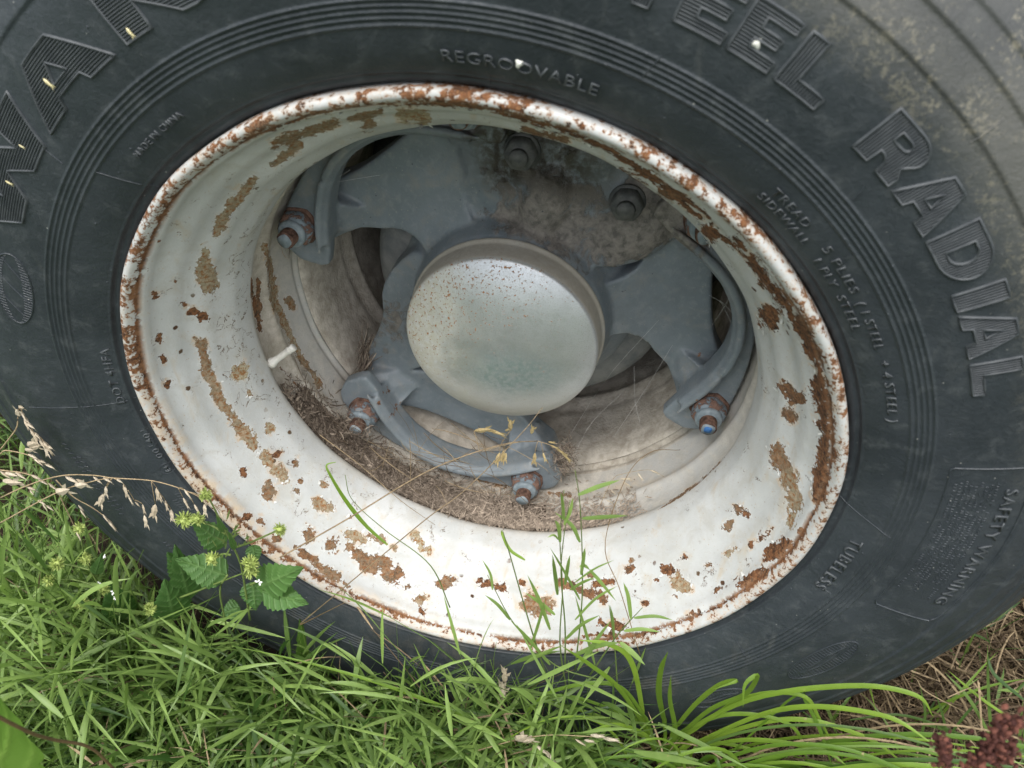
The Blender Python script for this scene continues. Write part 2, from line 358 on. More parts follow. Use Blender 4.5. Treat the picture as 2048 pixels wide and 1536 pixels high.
RUB = mat_rubber(); DUST = mat_plain('dusty_raised_rubber', (.038, .044, .049), (.072, .080, .085), 90, .55, .0004, .45); RIM = mat_rim(); SPI = mat_spider(); CAP = mat_cap()
RUSTY = mat_plain('flaking_rust', (.055, .030, .022), (.215, .125, .090), 170, .9, .0016)
mm = M('rusty_painted_nut', .8, .3); _n = mm.noise(95, 5, .65, .4); _f = mm.ramp(_n, .44, .50)
NUT = mm.out(mm.mix(_f, mm.mix(mm.noise(260, 4, .7), (.14, .18, .21), (.19, .22, .24)), mm.mix(mm.noise(300, 5, .7, 0, None, 2.), (.085, .045, .033), (.27, .165, .125))), mm.ramp(_f, 0, 1, .45, .92), mm.bump(mm.math('MULTIPLY', _f, mm.noise(330, 5, .7)), .002, .9))
GREY = mat_plain('thin_grey_paint', (.15, .185, .205), (.26, .30, .32), 120, .5, .0005)
BLUE = mat_plain('bright_blue_paint', (.03, .12, .33), (.07, .20, .45), 200, .5, .0005)
DARKM = mat_plain('greasy_dark_iron', (.050, .054, .055), (.125, .125, .118), 90, .65, .0006, .4)
DRUM = mat_plain('dusty_grey_drum', (.12, .13, .132), (.22, .22, .21), 40, .75, .0008)
SPACER = mat_plain('dusty_beige_band', (.34, .30, .245), (.56, .515, .44), 60, .9, .0020)
SOIL = mat_plain('soil', (.018, .013, .009), (.060, .044, .028), 30, .95, .006)
STRAW = mat_tint('dry_straw', (.075, .050, .028), (.42, .32, .19))
LITTER = mat_tint('grey_brown_litter', (.085, .064, .048), (.50, .41, .32), .9)
SEED = mat_tint('pale_husk', (.36, .29, .20), (.60, .52, .40), .6, 400)
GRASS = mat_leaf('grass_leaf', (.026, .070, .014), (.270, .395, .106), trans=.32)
LGRASS = mat_leaf('long_grass_leaf', (.045, .120, .014), (.240, .370, .045), trans=.38)
WEED = mat_leaf('weed_leaf', (.050, .125, .030), (.105, .215, .055), True, .28, .55)
DOCK = mat_leaf('dock_leaf', (.080, .180, .030), (.230, .400, .070), True, .35, .42)
STEM = mat_tint('green_stem', (.085, .13, .035), (.16, .22, .06), .55)
REDSTEM = mat_tint('reddish_stem', (.13, .075, .035), (.26, .19, .09), .6)
BURR = mat_tint('burr_green', (.20, .28, .06), (.40, .47, .14), .6)
PETAL = mat_plain('white_petal', (.68, .70, .66), (.80, .80, .78), 200, .5, .0002)
BROWNSEED = mat_tint('red_brown_seed', (.055, .018, .014), (.20, .075, .050), .8)
SPOT = mat_plain('white_dropping', (.60, .60, .54), (.78, .78, .72), 300, .7, .0006)
OAT = mat_tint('golden_husk', (.26, .19, .085), (.46, .36, .18), .6, 400)
HUSK = mat_plain('yellow_seed', (.55, .47, .24), (.72, .66, .42), 300, .55, .0004)
STEMW = mat_plain('white_painted_valve', (.52, .50, .44), (.66, .65, .60), 150, .5, .0005)

# ================================================================== ground
n = 90; gx = np.linspace(-1, 1, n); gx = np.sign(gx) * np.abs(gx) ** 2.6 * 60
gX, gY = np.meshgrid(gx, gx, indexing='ij')
gZ = .012 * np.sin(gX * 7 + 1) * np.cos(gY * 5.3) * np.exp(-(gX ** 2 + gY ** 2) / 30) - .006
gV = np.stack([gX, gY, gZ], -1).reshape(-1, 3); i, j = np.meshgrid(np.arange(n - 1), np.arange(n - 1), indexing='ij')
gF = np.stack([i * n + j, (i + 1) * n + j, (i + 1) * n + j + 1, i * n + j + 1], -1).reshape(-1, 4)
gm = M('soil_and_thatch', .95, .2); a1 = gm.noise(30, 7, .7); far = gm.xyz(); dd = gm.ramp(gm.math('ADD', gm.math('ABSOLUTE', far[0]), gm.math('ABSOLUTE', far[1])), 1.8, 2.6)
gc = gm.mix(gm.ramp(a1, .3, .7), (.012, .009, .006), (.045, .032, .020)); gc = gm.mix(dd, gc, gm.mix(gm.ramp(gm.noise(8, 8, .75), .35, .65), (.035, .07, .016), (.08, .14, .035)))
ground = tag(mk('ground', gV, gF, gm.out(gc, None, gm.bump(a1, .01, .8)), None, True), kind='structure')

# ================================================================== the wheel
wheel = empty('truck_wheel')
tag(wheel, 'big black lorry tyre on a rusty white rim with blue-grey spoked hub, standing in grass', 'truck wheel')

# ---- tyre
BASE = [(.2935, -.030), (.2985, -.017), (.3015, -.0085), (.3045, -.0052), (.3075, -.0045), (.3098, -.0010), (.3150, .0022), (.3250, .0065), (.3370, .0100),
        (.3570, .0140), (.375, .0163), (.395, .0170), (.415, .0158), (.435, .0118), (.455, .0042), (.475, -.0085), (.490, -.0200), (.501, -.0310), (.5085, -.0400), (.516, -.052), (.5245, -.066)]
_bp = spline_profile(BASE, .0006)
rings = [(.3535, .0011, .0009), (.3500, .0009, .0008), (.3466, .0009, .0008), (.3430, .0009, .0008), (.3392, .0010, .0010)]
prof = _bp.copy(); T = np.gradient(prof, axis=0); T /= np.linalg.norm(T, axis=1, keepdims=True); NR = np.stack([-T[:, 1], T[:, 0]], 1)
add = np.zeros(len(prof))
for rr, hh, ww in rings: add += hh * np.exp(-((prof[:, 0] - rr) / ww) ** 2)
for rr, hh in ((.4215, .0016), (.4425, .0018), (.4570, .0018), (.4700, .0012)): add += hh / (1 + np.exp(-(prof[:, 0] - rr) / .0005)) * np.exp(-np.clip(prof[:, 0] - rr, 0, 1) / .012) * 1.0
add += .0006 * np.exp(-((prof[:, 0] - .3098) / .0008) ** 2)
prof = prof + NR * add[:, None]
def side_z(r): return np.interp(r, prof[:, 0], prof[:, 1])
tread = [(.5265, -.074), (.527, -.085), (.517, -.089), (.516, -.097), (.5275, -.101), (.5285, -.130), (.517, -.133), (.517, -.142), (.5285, -.146), (.5285, -.178), (.517, -.181), (.517, -.19), (.5275, -.194), (.527, -.212), (.516, -.236), (.500, -.258), (.475, -.279), (.435, -.300), (.395, -.307), (.335, -.299), (.305, -.288), (.288, -.262), (.286, -.20), (.280, -.10), (.2935, -.030)]
full = np.vstack([prof, tread])
V, F, Aa, Rr, Zz = revolve(full, 900)
low = V[:, 2] < .0; V[low, 2] = -.001 + .25 * V[low, 2] * 0                      # flattened where it carries the load
tyre = mk('tyre', V, F, RUB, wheel)

def ring_pt(a, r, h=0.): return W(r, a, side_z(r) + h)
# letters: closed outlines in a unit box (x clockwise, y outwards)
def arc(cx, cy, rx, ry, a0, a1, n=9):
    t = np.radians(np.linspace(a0, a1, n)); return [(cx + rx * math.cos(x), cy + ry * math.sin(x)) for x in t]
GL = {
 'S': [[(.0, .26), (.28, .26), (.3, .2), (.5, .17), (.7, .25), (.7, .36), (.5, .44)] + [(.12, .58), (.02, .75), (.1, .92), (.4, 1), (.8, .96), (.98, .72), (.7, .72), (.6, .82), (.38, .82), (.3, .72), (.5, .62), (.9, .48), (1, .26), (.85, .05), (.5, 0), (.12, .04)]],
 'T': [[(.33, 0), (.67, 0), (.67, .78), (1, .78), (1, 1), (0, 1), (0, .78), (.33, .78)]],
 'E': [[(0, 0), (1, 0), (1, .22), (.36, .22), (.36, .40), (.86, .40), (.86, .60), (.36, .60), (.36, .79), (1, .79), (1, 1), (0, 1)]],
 'L': [[(0, 0), (1, 0), (1, .24), (.36, .24), (.36, 1), (0, 1)]],
 'R': [[(0, 0), (.36, 0), (.36, .30)] + arc(.36, .16, .24, .16, 90, 10, 5) + [(.62, 0), (1, 0), (.98, .2), (.84, .36)] + arc(.62, .68, .38, .32, -40, 90, 9) + [(0, 1)], [(.34, .58)] + arc(.56, .68, .12, .10, -90, 90, 7) + [(.34, .78)]],
 'A': [[(0, 0), (.30, 0), (.34, .2), (.66, .2), (.70, 0), (1, 0), (.66, 1), (.34, 1)], [(.40, .38), (.60, .38), (.50, .72)]],
 'D': [[(0, 0), (.5, 0)] + arc(.5, .5, .5, .5, -80, 80, 13) + [(.5, 1), (0, 1)], [(.34, .22)] + arc(.48, .5, .2, .28, -80, 80, 9) + [(.34, .78)]],
 'I': [[(0, 0), (1, 0), (1, 1), (0, 1)]],
 'N': [[(0, 0), (.30, 0), (.30, .52), (.66, 0), (.80, 0), (1, .12), (1, 1), (.72, 1), (.72, .46), (.34, 1), (0, 1)]],
 'W': [[(.16, 0), (.36, 0), (.50, .50), (.62, 0), (.84, 0), (1, 1), (.74, 1), (.70, .45), (.60, .86), (.42, .86), (.30, .45), (.26, 1), (0, 1)]],
}
def scan(polys, y):
    xs = []
    for P in polys:
        for (x0, y0), (x1, y1) in zip(P, P[1:] + P[:1]):
            if (y0 <= y) != (y1 <= y): xs.append(x0 + (y - y0) / (y1 - y0) * (x1 - x0))
    xs.sort(); return list(zip(xs[0::2], xs[1::2]))
def ridge(soup, pts, wd, h, closed=False):
    """raised bead with a soft triangular section that follows the sidewall; pts = (angle, radius)"""
    P = []; m = len(pts)
    for k in range(m if closed else m - 1):
        a, b = np.array(pts[k]), np.array(pts[(k + 1) % m]); L = math.hypot((a[0] - b[0]) * .0068, a[1] - b[1]); q = max(1, int(L / .004))
        for s in range(q): P.append(a + (b - a) * s / q)
    if not closed: P.append(np.array(pts[-1]))
    P = np.array(P); n = len(P)
    arcx = np.stack([np.radians(P[:, 0]) * P[:, 1], P[:, 1]], 1)
    Tn = (np.roll(arcx, -1, 0) - np.roll(arcx, 1, 0)) if closed else np.gradient(arcx, axis=0)
    Tn /= np.linalg.norm(Tn, axis=1, keepdims=True) + 1e-9; Nn = np.stack([-Tn[:, 1], Tn[:, 0]], 1)
    rows = []
    for o, hh in ((-1, -.0002), (-.55, h * .8), (0, h), (.55, h * .8), (1, -.0002)):
        q = arcx + Nn * o * wd; rr = q[:, 1]; aa = np.degrees(q[:, 0] / P[:, 1]); rows.append(W(rr, aa, side_z(rr) + hh))
    V = np.stack(rows, 1).reshape(-1, 3); k = 5; ii = np.arange(n if closed else n - 1); i2 = (ii + 1) % n
    F = np.concatenate([np.stack([ii * k + j, ii * k + j + 1, i2 * k + j + 1, i2 * k + j], -1) for j in range(k - 1)])
    soup.add(V, F, .5)
def big_letter(ch, a0, a1, r0=.375, r1=.403, hatch='radial'):
    g = GL[ch]; s = Soup(); mp = lambda p: (a0 + (a1 - a0) * p[0], r0 + (r1 - r0) * p[1])
    for P in g: ridge(s, [mp(p) for p in P], .0010, .0016, True)
    wd = .00062
    if hatch == 'round':                                                       # fine ridges across the height
        k = int((r1 - r0) / .0017)
        for i in range(k):
            y = (i + .5) / k
            for x0, x1 in scan(g, y):
                if x1 - x0 > .05: ridge(s, [mp((x0, y)), mp((x1, y))], wd, .0010)
    else:
        k = int(abs(a1 - a0) * .0068 / .0017); gt = [[(y, x) for x, y in P] for P in g]
        for i in range(k):
            x = (i + .5) / k
            for y0, y1 in scan(gt, x):
                if y1 - y0 > .05: ridge(s, [mp((x, y0)), mp((x, y1))], wd, .0010)
    return s.build('raised_letter', DUST, tyre)
for ch, a, b, hh in (('S', 11, 14.8, 'round'), ('T', 15.4, 19.5, 'radial'), ('E', 20.3, 24.5, 'round'), ('E', 25.1, 28.9, 'round'), ('L', 29.7, 33.9, 'radial'), ('R', 38.6, 43.5, 'radial'),
                     ('A', 44.1, 49.5, 'radial'), ('D', 50.2, 55.4, 'radial'), ('I', 56.6, 58.5, 'radial'), ('A', 59.1, 64.3, 'radial'), ('L', 65.1, 69.0, 'radial'),
                     ('W', -63.2, -45.6, 'round'), ('A', -46.4, -32.9, 'round'), ('N', -30.9, -19.5, 'round')):
    wide = ch in 'WN' and a < 0
    big_letter(ch, a, b, .3715 if a < 0 else .375, .405 if a < 0 else .4035, hh)
# oval emblems
def oval(ac, rc, da, dr, bars):
    s = Soup(); E = [(ac + da * math.cos(t), rc + dr * math.sin(t)) for t in np.linspace(0, 2 * PI, 48, endpoint=False)]
    ridge(s, E, .0007, .0009, True)
    for (x0, y0, x1, y1) in bars: ridge(s, [(ac + da * x0, rc + dr * y0), (ac + da * x1, rc + dr * y1)], .0008, .0009)
    k = 26
    for i in range(k):
        x = -1 + 2 * (i + .5) / k; y = math.sqrt(1 - x * x) * .96
        for lo, hi in ((-y, -.55 * y), (.55 * y, y)) if len(bars) < 4 else ((-y, -.15 * y), (.25 * y, y)):
            ridge(s, [(ac + da * x, rc + dr * lo), (ac + da * (x + .02), rc + dr * hi)], .0005, .0006)
    s.build('oval_emblem', RUB, tyre)
oval(-71.5, .3795, 5.4, .0155, [(-.75, -.4, -.1, .9), (-.3, -.8, .35, .75), (.15, -.9, .8, .4)])
oval(119.5, .3860, 6.2, .0130, [(-.7, -.1, .2, .25), (-.2, -.25, .7, .1), (-.7, -.1, -.2, -.3), (.2, .25, .7, .1)])
oval(138., .3860, 5.0, .0120, [(-.7, -.1, .2, .25), (-.2, -.25, .7, .1), (-.7, -.1, -.2, -.3), (.2, .25, .7, .1)])
# small raised words
def word(txt, a0, a1, r0, h, name='raised_text', ht=.0012, thin=.004):
    cu = bpy.data.curves.new('t', 'FONT'); cu.body = txt; cu.size = 1; cu.resolution_u = 3; cu.offset = thin; cu.space_character = 1.12
    o = bpy.data.objects.new('t', cu); COL.objects.link(o); dg = bpy.context.evaluated_depsgraph_get()
    me = bpy.data.meshes.new_from_object(o.evaluated_get(dg)); bpy.data.objects.remove(o); bpy.data.curves.remove(cu)
    bm = bmesh.new(); bm.from_mesh(me); bpy.data.meshes.remove(me)
    bmesh.ops.remove_doubles(bm, verts=bm.verts, dist=1e-4)
    ext = bmesh.ops.extrude_face_region(bm, geom=list(bm.faces)); top = {v for v in ext['geom'] if isinstance(v, bmesh.types.BMVert)}
    x = [v.co.x for v in bm.verts]; x0, x1 = min(x), max(x); cap = .70
    for v in bm.verts:
        a = a0 + (a1 - a0) * (v.co.x - x0) / (x1 - x0); r = r0 + h * v.co.y / cap
        v.co = W(r, a, float(side_z(r)) + (ht if v in top else -.0004)).tolist()
    bmesh.ops.recalc_face_normals(bm, faces=bm.faces)
    m2 = bpy.data.meshes.new(name); bm.to_mesh(m2); bm.free(); m2.materials.append(DUST)
    ob = bpy.data.objects.new(name, m2); COL.objects.link(ob); ob.parent = tyre; return ob
word('REGROOVABLE', .4, 16.8, .3185, .0075)
word('TREAD', 37.6, 43.2, .3245, .0058); word('5 PLIES', 46.4, 53.2, .3245, .0058); word('( 1 STEEL', 54.6, 61.6, .3245, .0058); word('+ 4 STEEL )', 63.4, 73.0, .3250, .0060)
word('SIDEWALL', 37.2, 45.2, .3165, .0055); word('1 PLY', 47.6, 51.8, .3155, .0055); word('STEEL', 53.2, 58.6, .3155, .0055)
word('MADE IN CHINA', -42.0, -32.4, .3225, .0046); word('TUBELESS', 95.6, 107.6, .3215, .0090)
word('DOT 4HFA', -91.0, -79.5, .3135, .0066, ht=.0008); word('001401', -104, -97.4, .3085, .0052, ht=.0008)
s = Soup(); ridge(s, [(-106.6 + 1.1 * math.cos(t), .3118 + .0062 * math.sin(t)) for t in np.linspace(0, 2 * PI, 24, endpoint=False)], .0005, .0005, True); s.build('raised_circle', RUB, tyre)
word('E4', -107.3, -106.0, .3098, .0042, ht=.0008)
word('SAFETY WARNING', 82.0, 101.5, .4035, .0085)
s = Soup()                                                                   # border of the warning panel
ridge(s, [(79.6, .3660), (79.3, .3680), (79.0, .4125), (79.3, .4180), (92, .4205), (103.9, .4180), (104.9, .4140), (105.1, .3680), (104.6, .3660), (92, .3658)], .0008, .0010, True)
s.build('panel_border', RUB, tyre)
s = Soup(); R2 = random.Random(3)                                            # rows of tiny worn print, too fine to read
for row in range(9):
    r = .3975 - row * .0033; a = 81.2 + (row % 3) * .3; end = 101 - (row % 4) * 1.4
    while a < end:
        L = R2.uniform(.12, .42); hgt = R2.choice((.0007, .0008, .0009))
        if R2.random() < .82: ridge(s, [(a, r - hgt), (a + L * R2.choice((0, 0, 1)), r + hgt)], .00036, .00055)
        if R2.random() < .35: ridge(s, [(a, r + R2.choice((-1, 0, 1)) * hgt), (a + L, r + R2.choice((-1, 0, 1)) * hgt)], .00032, .0005)
        a += R2.uniform(.30, .55)
for (r, a, end, st) in ((.3905, -113, -98, .9), (.3840, -112, -101, .9), (.3745, -131, -120, .7), (.3190, -122, -112, .6), (.3250, -123, -113, .6), (.3240, 143, 155, .7)):
    while a < end:
        ridge(s, [(a, r - .002), (a + .25, r + .002)], .0005, .0006)
        if R2.random() < .5: ridge(s, [(a, r - .002), (a + st * .5, r - .002)], .0004, .0006)
        a += st
s.build('fine_print', RUB, tyre)['kind'] = 'stuff'
for a, r0, r1, da in ((-49.2, .358, .372, .4), (-45.6, .303, .338, -2.), (43, .356, .366, -.6), (44.2, .418, .436, .0), (89.5, .303, .345, 3.4), (127, .322, .352, 1.6), (-90.5, .303, .405, -1.5), (170, .303, .34, 2), (5.2, .304, .313, .2), (20, .338, .356, .8), (107, .322, .336, .4)):
    s = Soup(); ridge(s, [(a + da * t, r0 + (r1 - r0) * t) for t in np.linspace(0, 1, 8)], .00045, .0006); s.build('mould_line', RUB, tyre)
s = Soup()
for _ in range(120):
    a = rng.uniform(-130, 130); r = rng.choice([rng.uniform(.311, .336), .3535, .3466, .3392, rng.uniform(.36, .44)]); c = ring_pt(a, r)[None][0] if False else ring_pt(a, float(r), .0004)
    q = rng.uniform(.0006, .0012); t = np.arange(6) * PI / 3
    ringv = np.array([ring_pt(a + math.degrees(q * math.cos(x) / r), r + q * math.sin(x), -.0001) for x in t]); V = np.vstack([ringv, ring_pt(a, r, q * .9)[None]])
    s.add(V, np.array([[k, (k + 1) % 6, 6, 6] for k in range(6)]), .5)
me = s; o = mk('vent_nubs', np.vstack(s.V), clean_quads(np.vstack(s.F)), RUB, tyre); o['kind'] = 'stuff'

# ---- rim
RP = [(.2990, -.0200), (.3002, -.0100), (.3006, -.0030), (.2998, .0010), (.2975, .0026), (.2945, .0022), (.2918, -.0008), (.2902, -.0045), (.2898, -.0065), (.2888, -.0080), (.2868, -.0100), (.2852, -.0140), (.2842, -.0185),
      (.2820, -.0235), (.2783, -.0285), (.2745, -.0330), (.2718, -.0378), (.2695, -.0430), (.2664, -.0482), (.2620, -.0530), (.2578, -.0576), (.2545, -.0628), (.2520, -.0685), (.2490, -.0745), (.2456, -.0805), (.2425, -.0870), (.2405, -.0960), (.2392, -.1040), (.2390, -.1100),
      (.2410, -.1150), (.2470, -.1200), (.2515, -.1270), (.2525, -.1360), (.2515, -.1450), (.2485, -.1520), (.2450, -.1560), (.2440, -.1600), (.2452, -.1640), (.2458, -.1720), (.2440, -.1850), (.2410, -.1960), (.2392, -.2030), (.2400, -.2070), (.2360, -.2120), (.2395, -.2180)]
rp = spline_profile(RP, .0014)
V, F, A_, R_, Z_ = revolve(rp, 1300)
jit = .0006 * np.sin(np.radians(A_) * 5 + Z_ * 60) + .0004 * np.sin(np.radians(A_) * 17 + 2)
V[:, 0] += np.sin(np.radians(A_)) * jit; V[:, 2] += np.cos(np.radians(A_)) * jit
PXY = project(V)
# chips and rust patches measured on the photograph: x0, y0, x1, y1, radius (photo pixels), tan amount
CH = [(470,290,520,268,3,0),(520,268,620,228,3.5,0),(620,228,720,212,3,0),(760,208,880,208,4,0),(880,208,960,214,4.5,0),(960,214,1050,236,5,0),(1050,238,1150,268,6,0),(1150,268,1230,306,5,0),(1230,306,1310,360,6,0),(1310,360,1400,436,6,0),(1420,450,1500,520,5,0),(1500,520,1560,600,6,0),(1570,610,1640,740,5,0),(1240,340,1290,370,4,0),(1110,292,1150,306,4,.3),(1470,478,1490,500,5,0),
 (548,288,600,270,11,.5),(600,270,668,244,10,.6),(598,290,560,320,10,.6),(560,325,545,332,5,.5),(735,246,735,240,15,.5),(700,236,762,224,6,.5),(805,228,850,236,13,.9),(515,236,500,262,5,0),(495,260,540,238,5,0),
 (1045,258,1130,280,7,.2),(1180,318,1250,352,5,0),(1325,385,1360,396,10,.1),(1290,340,1420,435,5,0),(1415,460,1427,470,15,0),(1503,515,1530,560,11,0),(1530,560,1575,610,12,0),(1600,640,1628,710,13,0),(1540,632,1542,640,21,0),(1636,760,1652,850,15,0),(1652,880,1636,990,14,0),
 (1568,775,1590,798,12,.1),(1580,828,1582,832,16,.2),(1603,790,1606,800,8,.1),(1556,905,1562,925,19,.35),(1578,950,1590,1010,15,.7),(1586,1030,1582,1050,10,.8),(1475,1015,1478,1019,8,.2),(1455,1055,1462,1052,9,.3),(1490,1028,1494,1030,5,0),
 (1538,1112,1572,1090,14,0),(1488,1168,1522,1146,13,0),(1520,1080,1540,1060,6,0),(1455,1108,1470,1098,7,.8),(1600,1060,1602,1062,6,0),(1352,1160,1368,1172,14,.8),(1335,1140,1340,1142,12,0),(1360,1122,1374,1114,5,0),(1255,1140,1262,1138,9,.1),(1262,1122,1264,1118,5,.5),(1310,1160,1314,1160,5,0),(1380,1227,1400,1222,6,0),
 (975,1166,1005,1176,9,0),(1068,1205,1085,1212,22,.45),(1120,1166,1180,1188,9,.1),(1190,1168,1225,1160,6,0),(1198,1188,1208,1202,8,.1),(1180,1150,1184,1152,6,.2),(960,1160,970,1168,6,0),(1225,1250,1245,1255,9,0),(1200,1240,1210,1252,6,0),(1170,1272,1260,1268,4,0),(880,1168,895,1166,11,.3),(845,1195,838,1200,9,.6),(840,1222,846,1226,6,0),(812,1173,814,1173,6,.2),
 (700,1068,722,1078,11,.8),(715,1110,742,1140,12,.3),(742,1072,768,1082,9,.6),(790,1146,790,1156,14,.2),(660,1088,662,1092,14,.3),(614,1066,616,1070,13,.3),(638,1008,652,1016,13,.7),(735,1122,768,1126,14,.3),(778,1152,786,1156,14,.3),(700,1094,702,1096,7,.4),(600,1106,610,1110,8,.2),(632,1130,675,1156,10,.4),(675,1156,700,1175,5,.4),(590,1095,630,1120,5,.2),
 (550,1078,554,1078,8,.2),(492,1032,494,1033,7,0),(540,975,538,992,13,.4),(484,938,486,948,7,0),(526,912,566,952,11,.8),(550,912,556,906,6,0),(402,688,414,740,11,.5),(414,740,440,795,12,.6),(440,795,478,850,12,.6),(478,850,505,888,11,.7),(592,927,593,930,7,.4),(595,983,597,985,6,.3),(645,968,648,970,6,.6),(785,1092,790,1096,6,.7),(828,1070,845,1090,9,1),(855,1098,858,1100,6,.9),
 (505,362,470,400,10,.7),(470,400,440,450,11,.7),(436,455,430,468,6,.7),(412,505,408,520,12,.9),(410,535,416,572,18,.8),(385,622,408,632,9,0),(400,640,396,630,7,0),(318,673,320,677,7,0),(325,716,327,718,6,0),(337,765,333,771,6,0),(368,610,370,612,4,0),(308,588,311,593,5,0),(480,740,480,752,13,1),(540,850,540,860,8,.9),(314,478,318,480,5,0),(360,468,358,474,4,0),(330,428,334,430,5,0),(495,780,500,790,5,.8),
 (850,1000,852,1001,4,0),(600,960,602,961,4,.3),(520,1040,524,1044,6,.2),(905,1160,907,1162,5,.2),(1045,1165,1047,1166,5,0),(700,1035,702,1036,4,.3),(350,560,352,562,4,.2),(298,540,299,542,4,0),(1350,1190,1352,1192,5,.2),(1420,1130,1422,1132,5,.3),(1290,1205,1292,1206,4,0),(1500,1090,1502,1094,5,0),(1430,1180,1440,1176,5,.1)]
CI = [(530,490,545,560,6,.7),(545,560,548,600,7,.8),(548,600,572,655,8,.8),(572,655,600,712,7,.8),(600,712,640,770,6,.6),(515,560,518,640,5,.2),(500,560,520,660,4,.1),(830,902,905,938,7,.5),(905,938,1010,972,6,.5),(1100,986,1140,990,4,.4),(1300,1032,1400,965,2.2,.3),(1400,965,1462,905,2.2,.3),(578,600,585,612,9,.5),(640,640,640,640,3,.3),(560,735,700,880,2,.2)]
def chipfield(lst, soft=11.):
    f = np.full(len(V), -9.); tn = np.zeros(len(V)); bx = (PXY[:, 0] > 150) & (PXY[:, 0] < 1800) & (PXY[:, 1] > 100) & (PXY[:, 1] < 1400); I = np.where(bx)[0]; Q = PXY[I]
    for x0, y0, x1, y1, rad, tt in lst:
        a = np.array([x0, y0], float); b = np.array([x1, y1], float) - a; t = np.clip(((Q - a) @ b) / (b @ b + 1e-6), 0, 1)
        d = np.linalg.norm(Q - a - t[:, None] * b, axis=1); s_ = (rad - d) / (soft + rad * .9) + .0
        u = s_ > f[I]; f[I] = np.where(u, s_, f[I]); tn[I] = np.where(u, tt, tn[I])
    return f, tn
bell = (Z_ > -.108); inner = ~bell
f1, t1 = chipfield(CH); f2, t2 = chipfield(CI, 6.)
chip = np.where(bell, f1, f2) + .52; chip = np.clip(chip, -.6, 1.1); tanv = np.where(bell, t1, t2)
ss = lambda x, a, b: np.clip((x - a) / (b - a), 0, 1) ** 2 * (3 - 2 * np.clip((x - a) / (b - a), 0, 1))
lip = ss(Z_, -.0105, -.0060); lip = np.maximum(lip, (R_ > .294) * 1.)
an = (A_ + 180) % 360 - 180
lipbias = .018 + .055 * np.exp(-((an - 42) / 34) ** 2) + .07 * np.exp(-((an + 50) / 40) ** 2) + .05 * np.sin(np.radians(an) * 9 + 1) * (np.cos(np.radians(an) * 4)) - .05 * np.exp(-((np.abs(an) - 180) / 50) ** 2) + .26 * np.exp(-((Z_ + .0060) / .0022) ** 2) * (R_ < .293)
dirt = ss(-Z_, .100, .122) * .9 + .0; low_ = np.exp(-((an - 178) / 60) ** 2)
dirt = dirt * (1 - .55 * np.exp(-((an - 128) / 34) ** 2) * (Z_ < -.118) * (Z_ > -.2)) * (1 - .45 * np.exp(-((an + 100) / 30) ** 2) * (Z_ < -.17))
dirt = np.clip(dirt + .12 * ss(-Z_, .05, .1) * low_, 0, 1)
stain = .75 * np.exp(-((an - 148) / 7) ** 2) * np.exp(-((Z_ + .176) / .012) ** 2) + .5 * np.exp(-((an + 125) / 40) ** 2) * ss(Z_, -.02, -.010) + .4 * np.exp(-((an - 130) / 20) ** 2) * np.exp(-((Z_ + .163) / .004) ** 2)
rim = mk('rim', V, F, RIM, wheel, True, {'chip': chip, 'tan': tanv, 'lip': lip, 'lipbias': lipbias, 'dirt': dirt, 'stain': np.clip(stain, 0, 1), 'peel': .13 * np.exp(-((an + 85) / 45) ** 2) * ss(-Z_, .05, .075) - .03, 'bell': (Z_ > -.105).astype(float) * ss(-Z_, .012, .02)})
rim['label'] = 'white rim with flaking paint and brown rust'
# curled paint flakes standing proud of the rim
s = Soup(); vis = np.where((Z_ > -.10) & (Z_ < -.012) & (chip > .32) & (chip < .50) & (np.abs(an) < 179))[0]
Nn = np.stack([-np.sin(np.radians(A_)), np.zeros(len(A_)), -np.cos(np.radians(A_))], 1) * .93 + np.array([0, -.37, 0])
for i in rng.choice(vis, 260, replace=False):
    c = V[i]; nn = Nn[i] / np.linalg.norm(Nn[i]); t = rng.normal(size=3); t -= nn * (t @ nn); t /= np.linalg.norm(t); b = np.cross(nn, t)
    L, wd, lift = rng.uniform(.0012, .0042), rng.uniform(.0006, .0019), rng.uniform(.15, .55)
    P = [c + t * L * (k / 3) + nn * (.0003 + L * lift * (k / 3) ** 1.7) for k in range(4)]; ww = [wd * 1.1, wd, wd * rng.uniform(.6, 1), wd * rng.uniform(.1, .6)]
    VV = np.array([p + q * ww[k] * b for k, p in enumerate(P) for q in (-1, 1)]); s.add(VV, np.array([[2 * k, 2 * k + 1, 2 * k + 3, 2 * k + 2] for k in range(3)]), .5)
PF = mat_plain('paint_flake', (.56, .56, .53), (.70, .70, .68), 300, .5, .0002)
s.build('paint_flakes', PF, wheel)['kind'] = 'stuff'

# ---- dusty band behind the rim, brake drum, inner rim
bp = [(.2360, -.2130), (.2330, -.2150), (.2300, -.2250), (.2270, -.2450), (.2262, -.262), (.2245, -.280), (.2225, -.292), (.2235, -.298), (.2205, -.306), (.2165, -.316), (.2175, -.321), (.2230, -.324)]
V, F, A2, R2_, Z2 = revolve(spline_profile(bp, .004), 260)
mk('spacer_band', V, F, SPACER, wheel)
ip = [(.2600, -.328), (.2390, -.330), (.2350, -.336), (.2370, -.345), (.2300, -.360), (.2290, -.42), (.2400, -.46), (.27, -.50)]
V, F, *_ = revolve(spline_profile(ip, .006), 200); mk('inner_rim', V, F, SPACER, wheel)
V, F, *_ = revolve(spline_profile([(.27, -.50), (.27, -.501), (.12, -.50), (.002, -.50)], .02), 90); mk('light_block_disc', V, F, DARKM, wheel)  # unseen disc added to close the wheel's back against light
dp = [(.060, -.2450), (.120, -.2480), (.150, -.2560), (.1615, -.2640), (.1655, -.2740), (.1660, -.30), (.1660, -.36), (.176, -.365), (.178, -.40), (.176, -.44), (.15, -.45)]
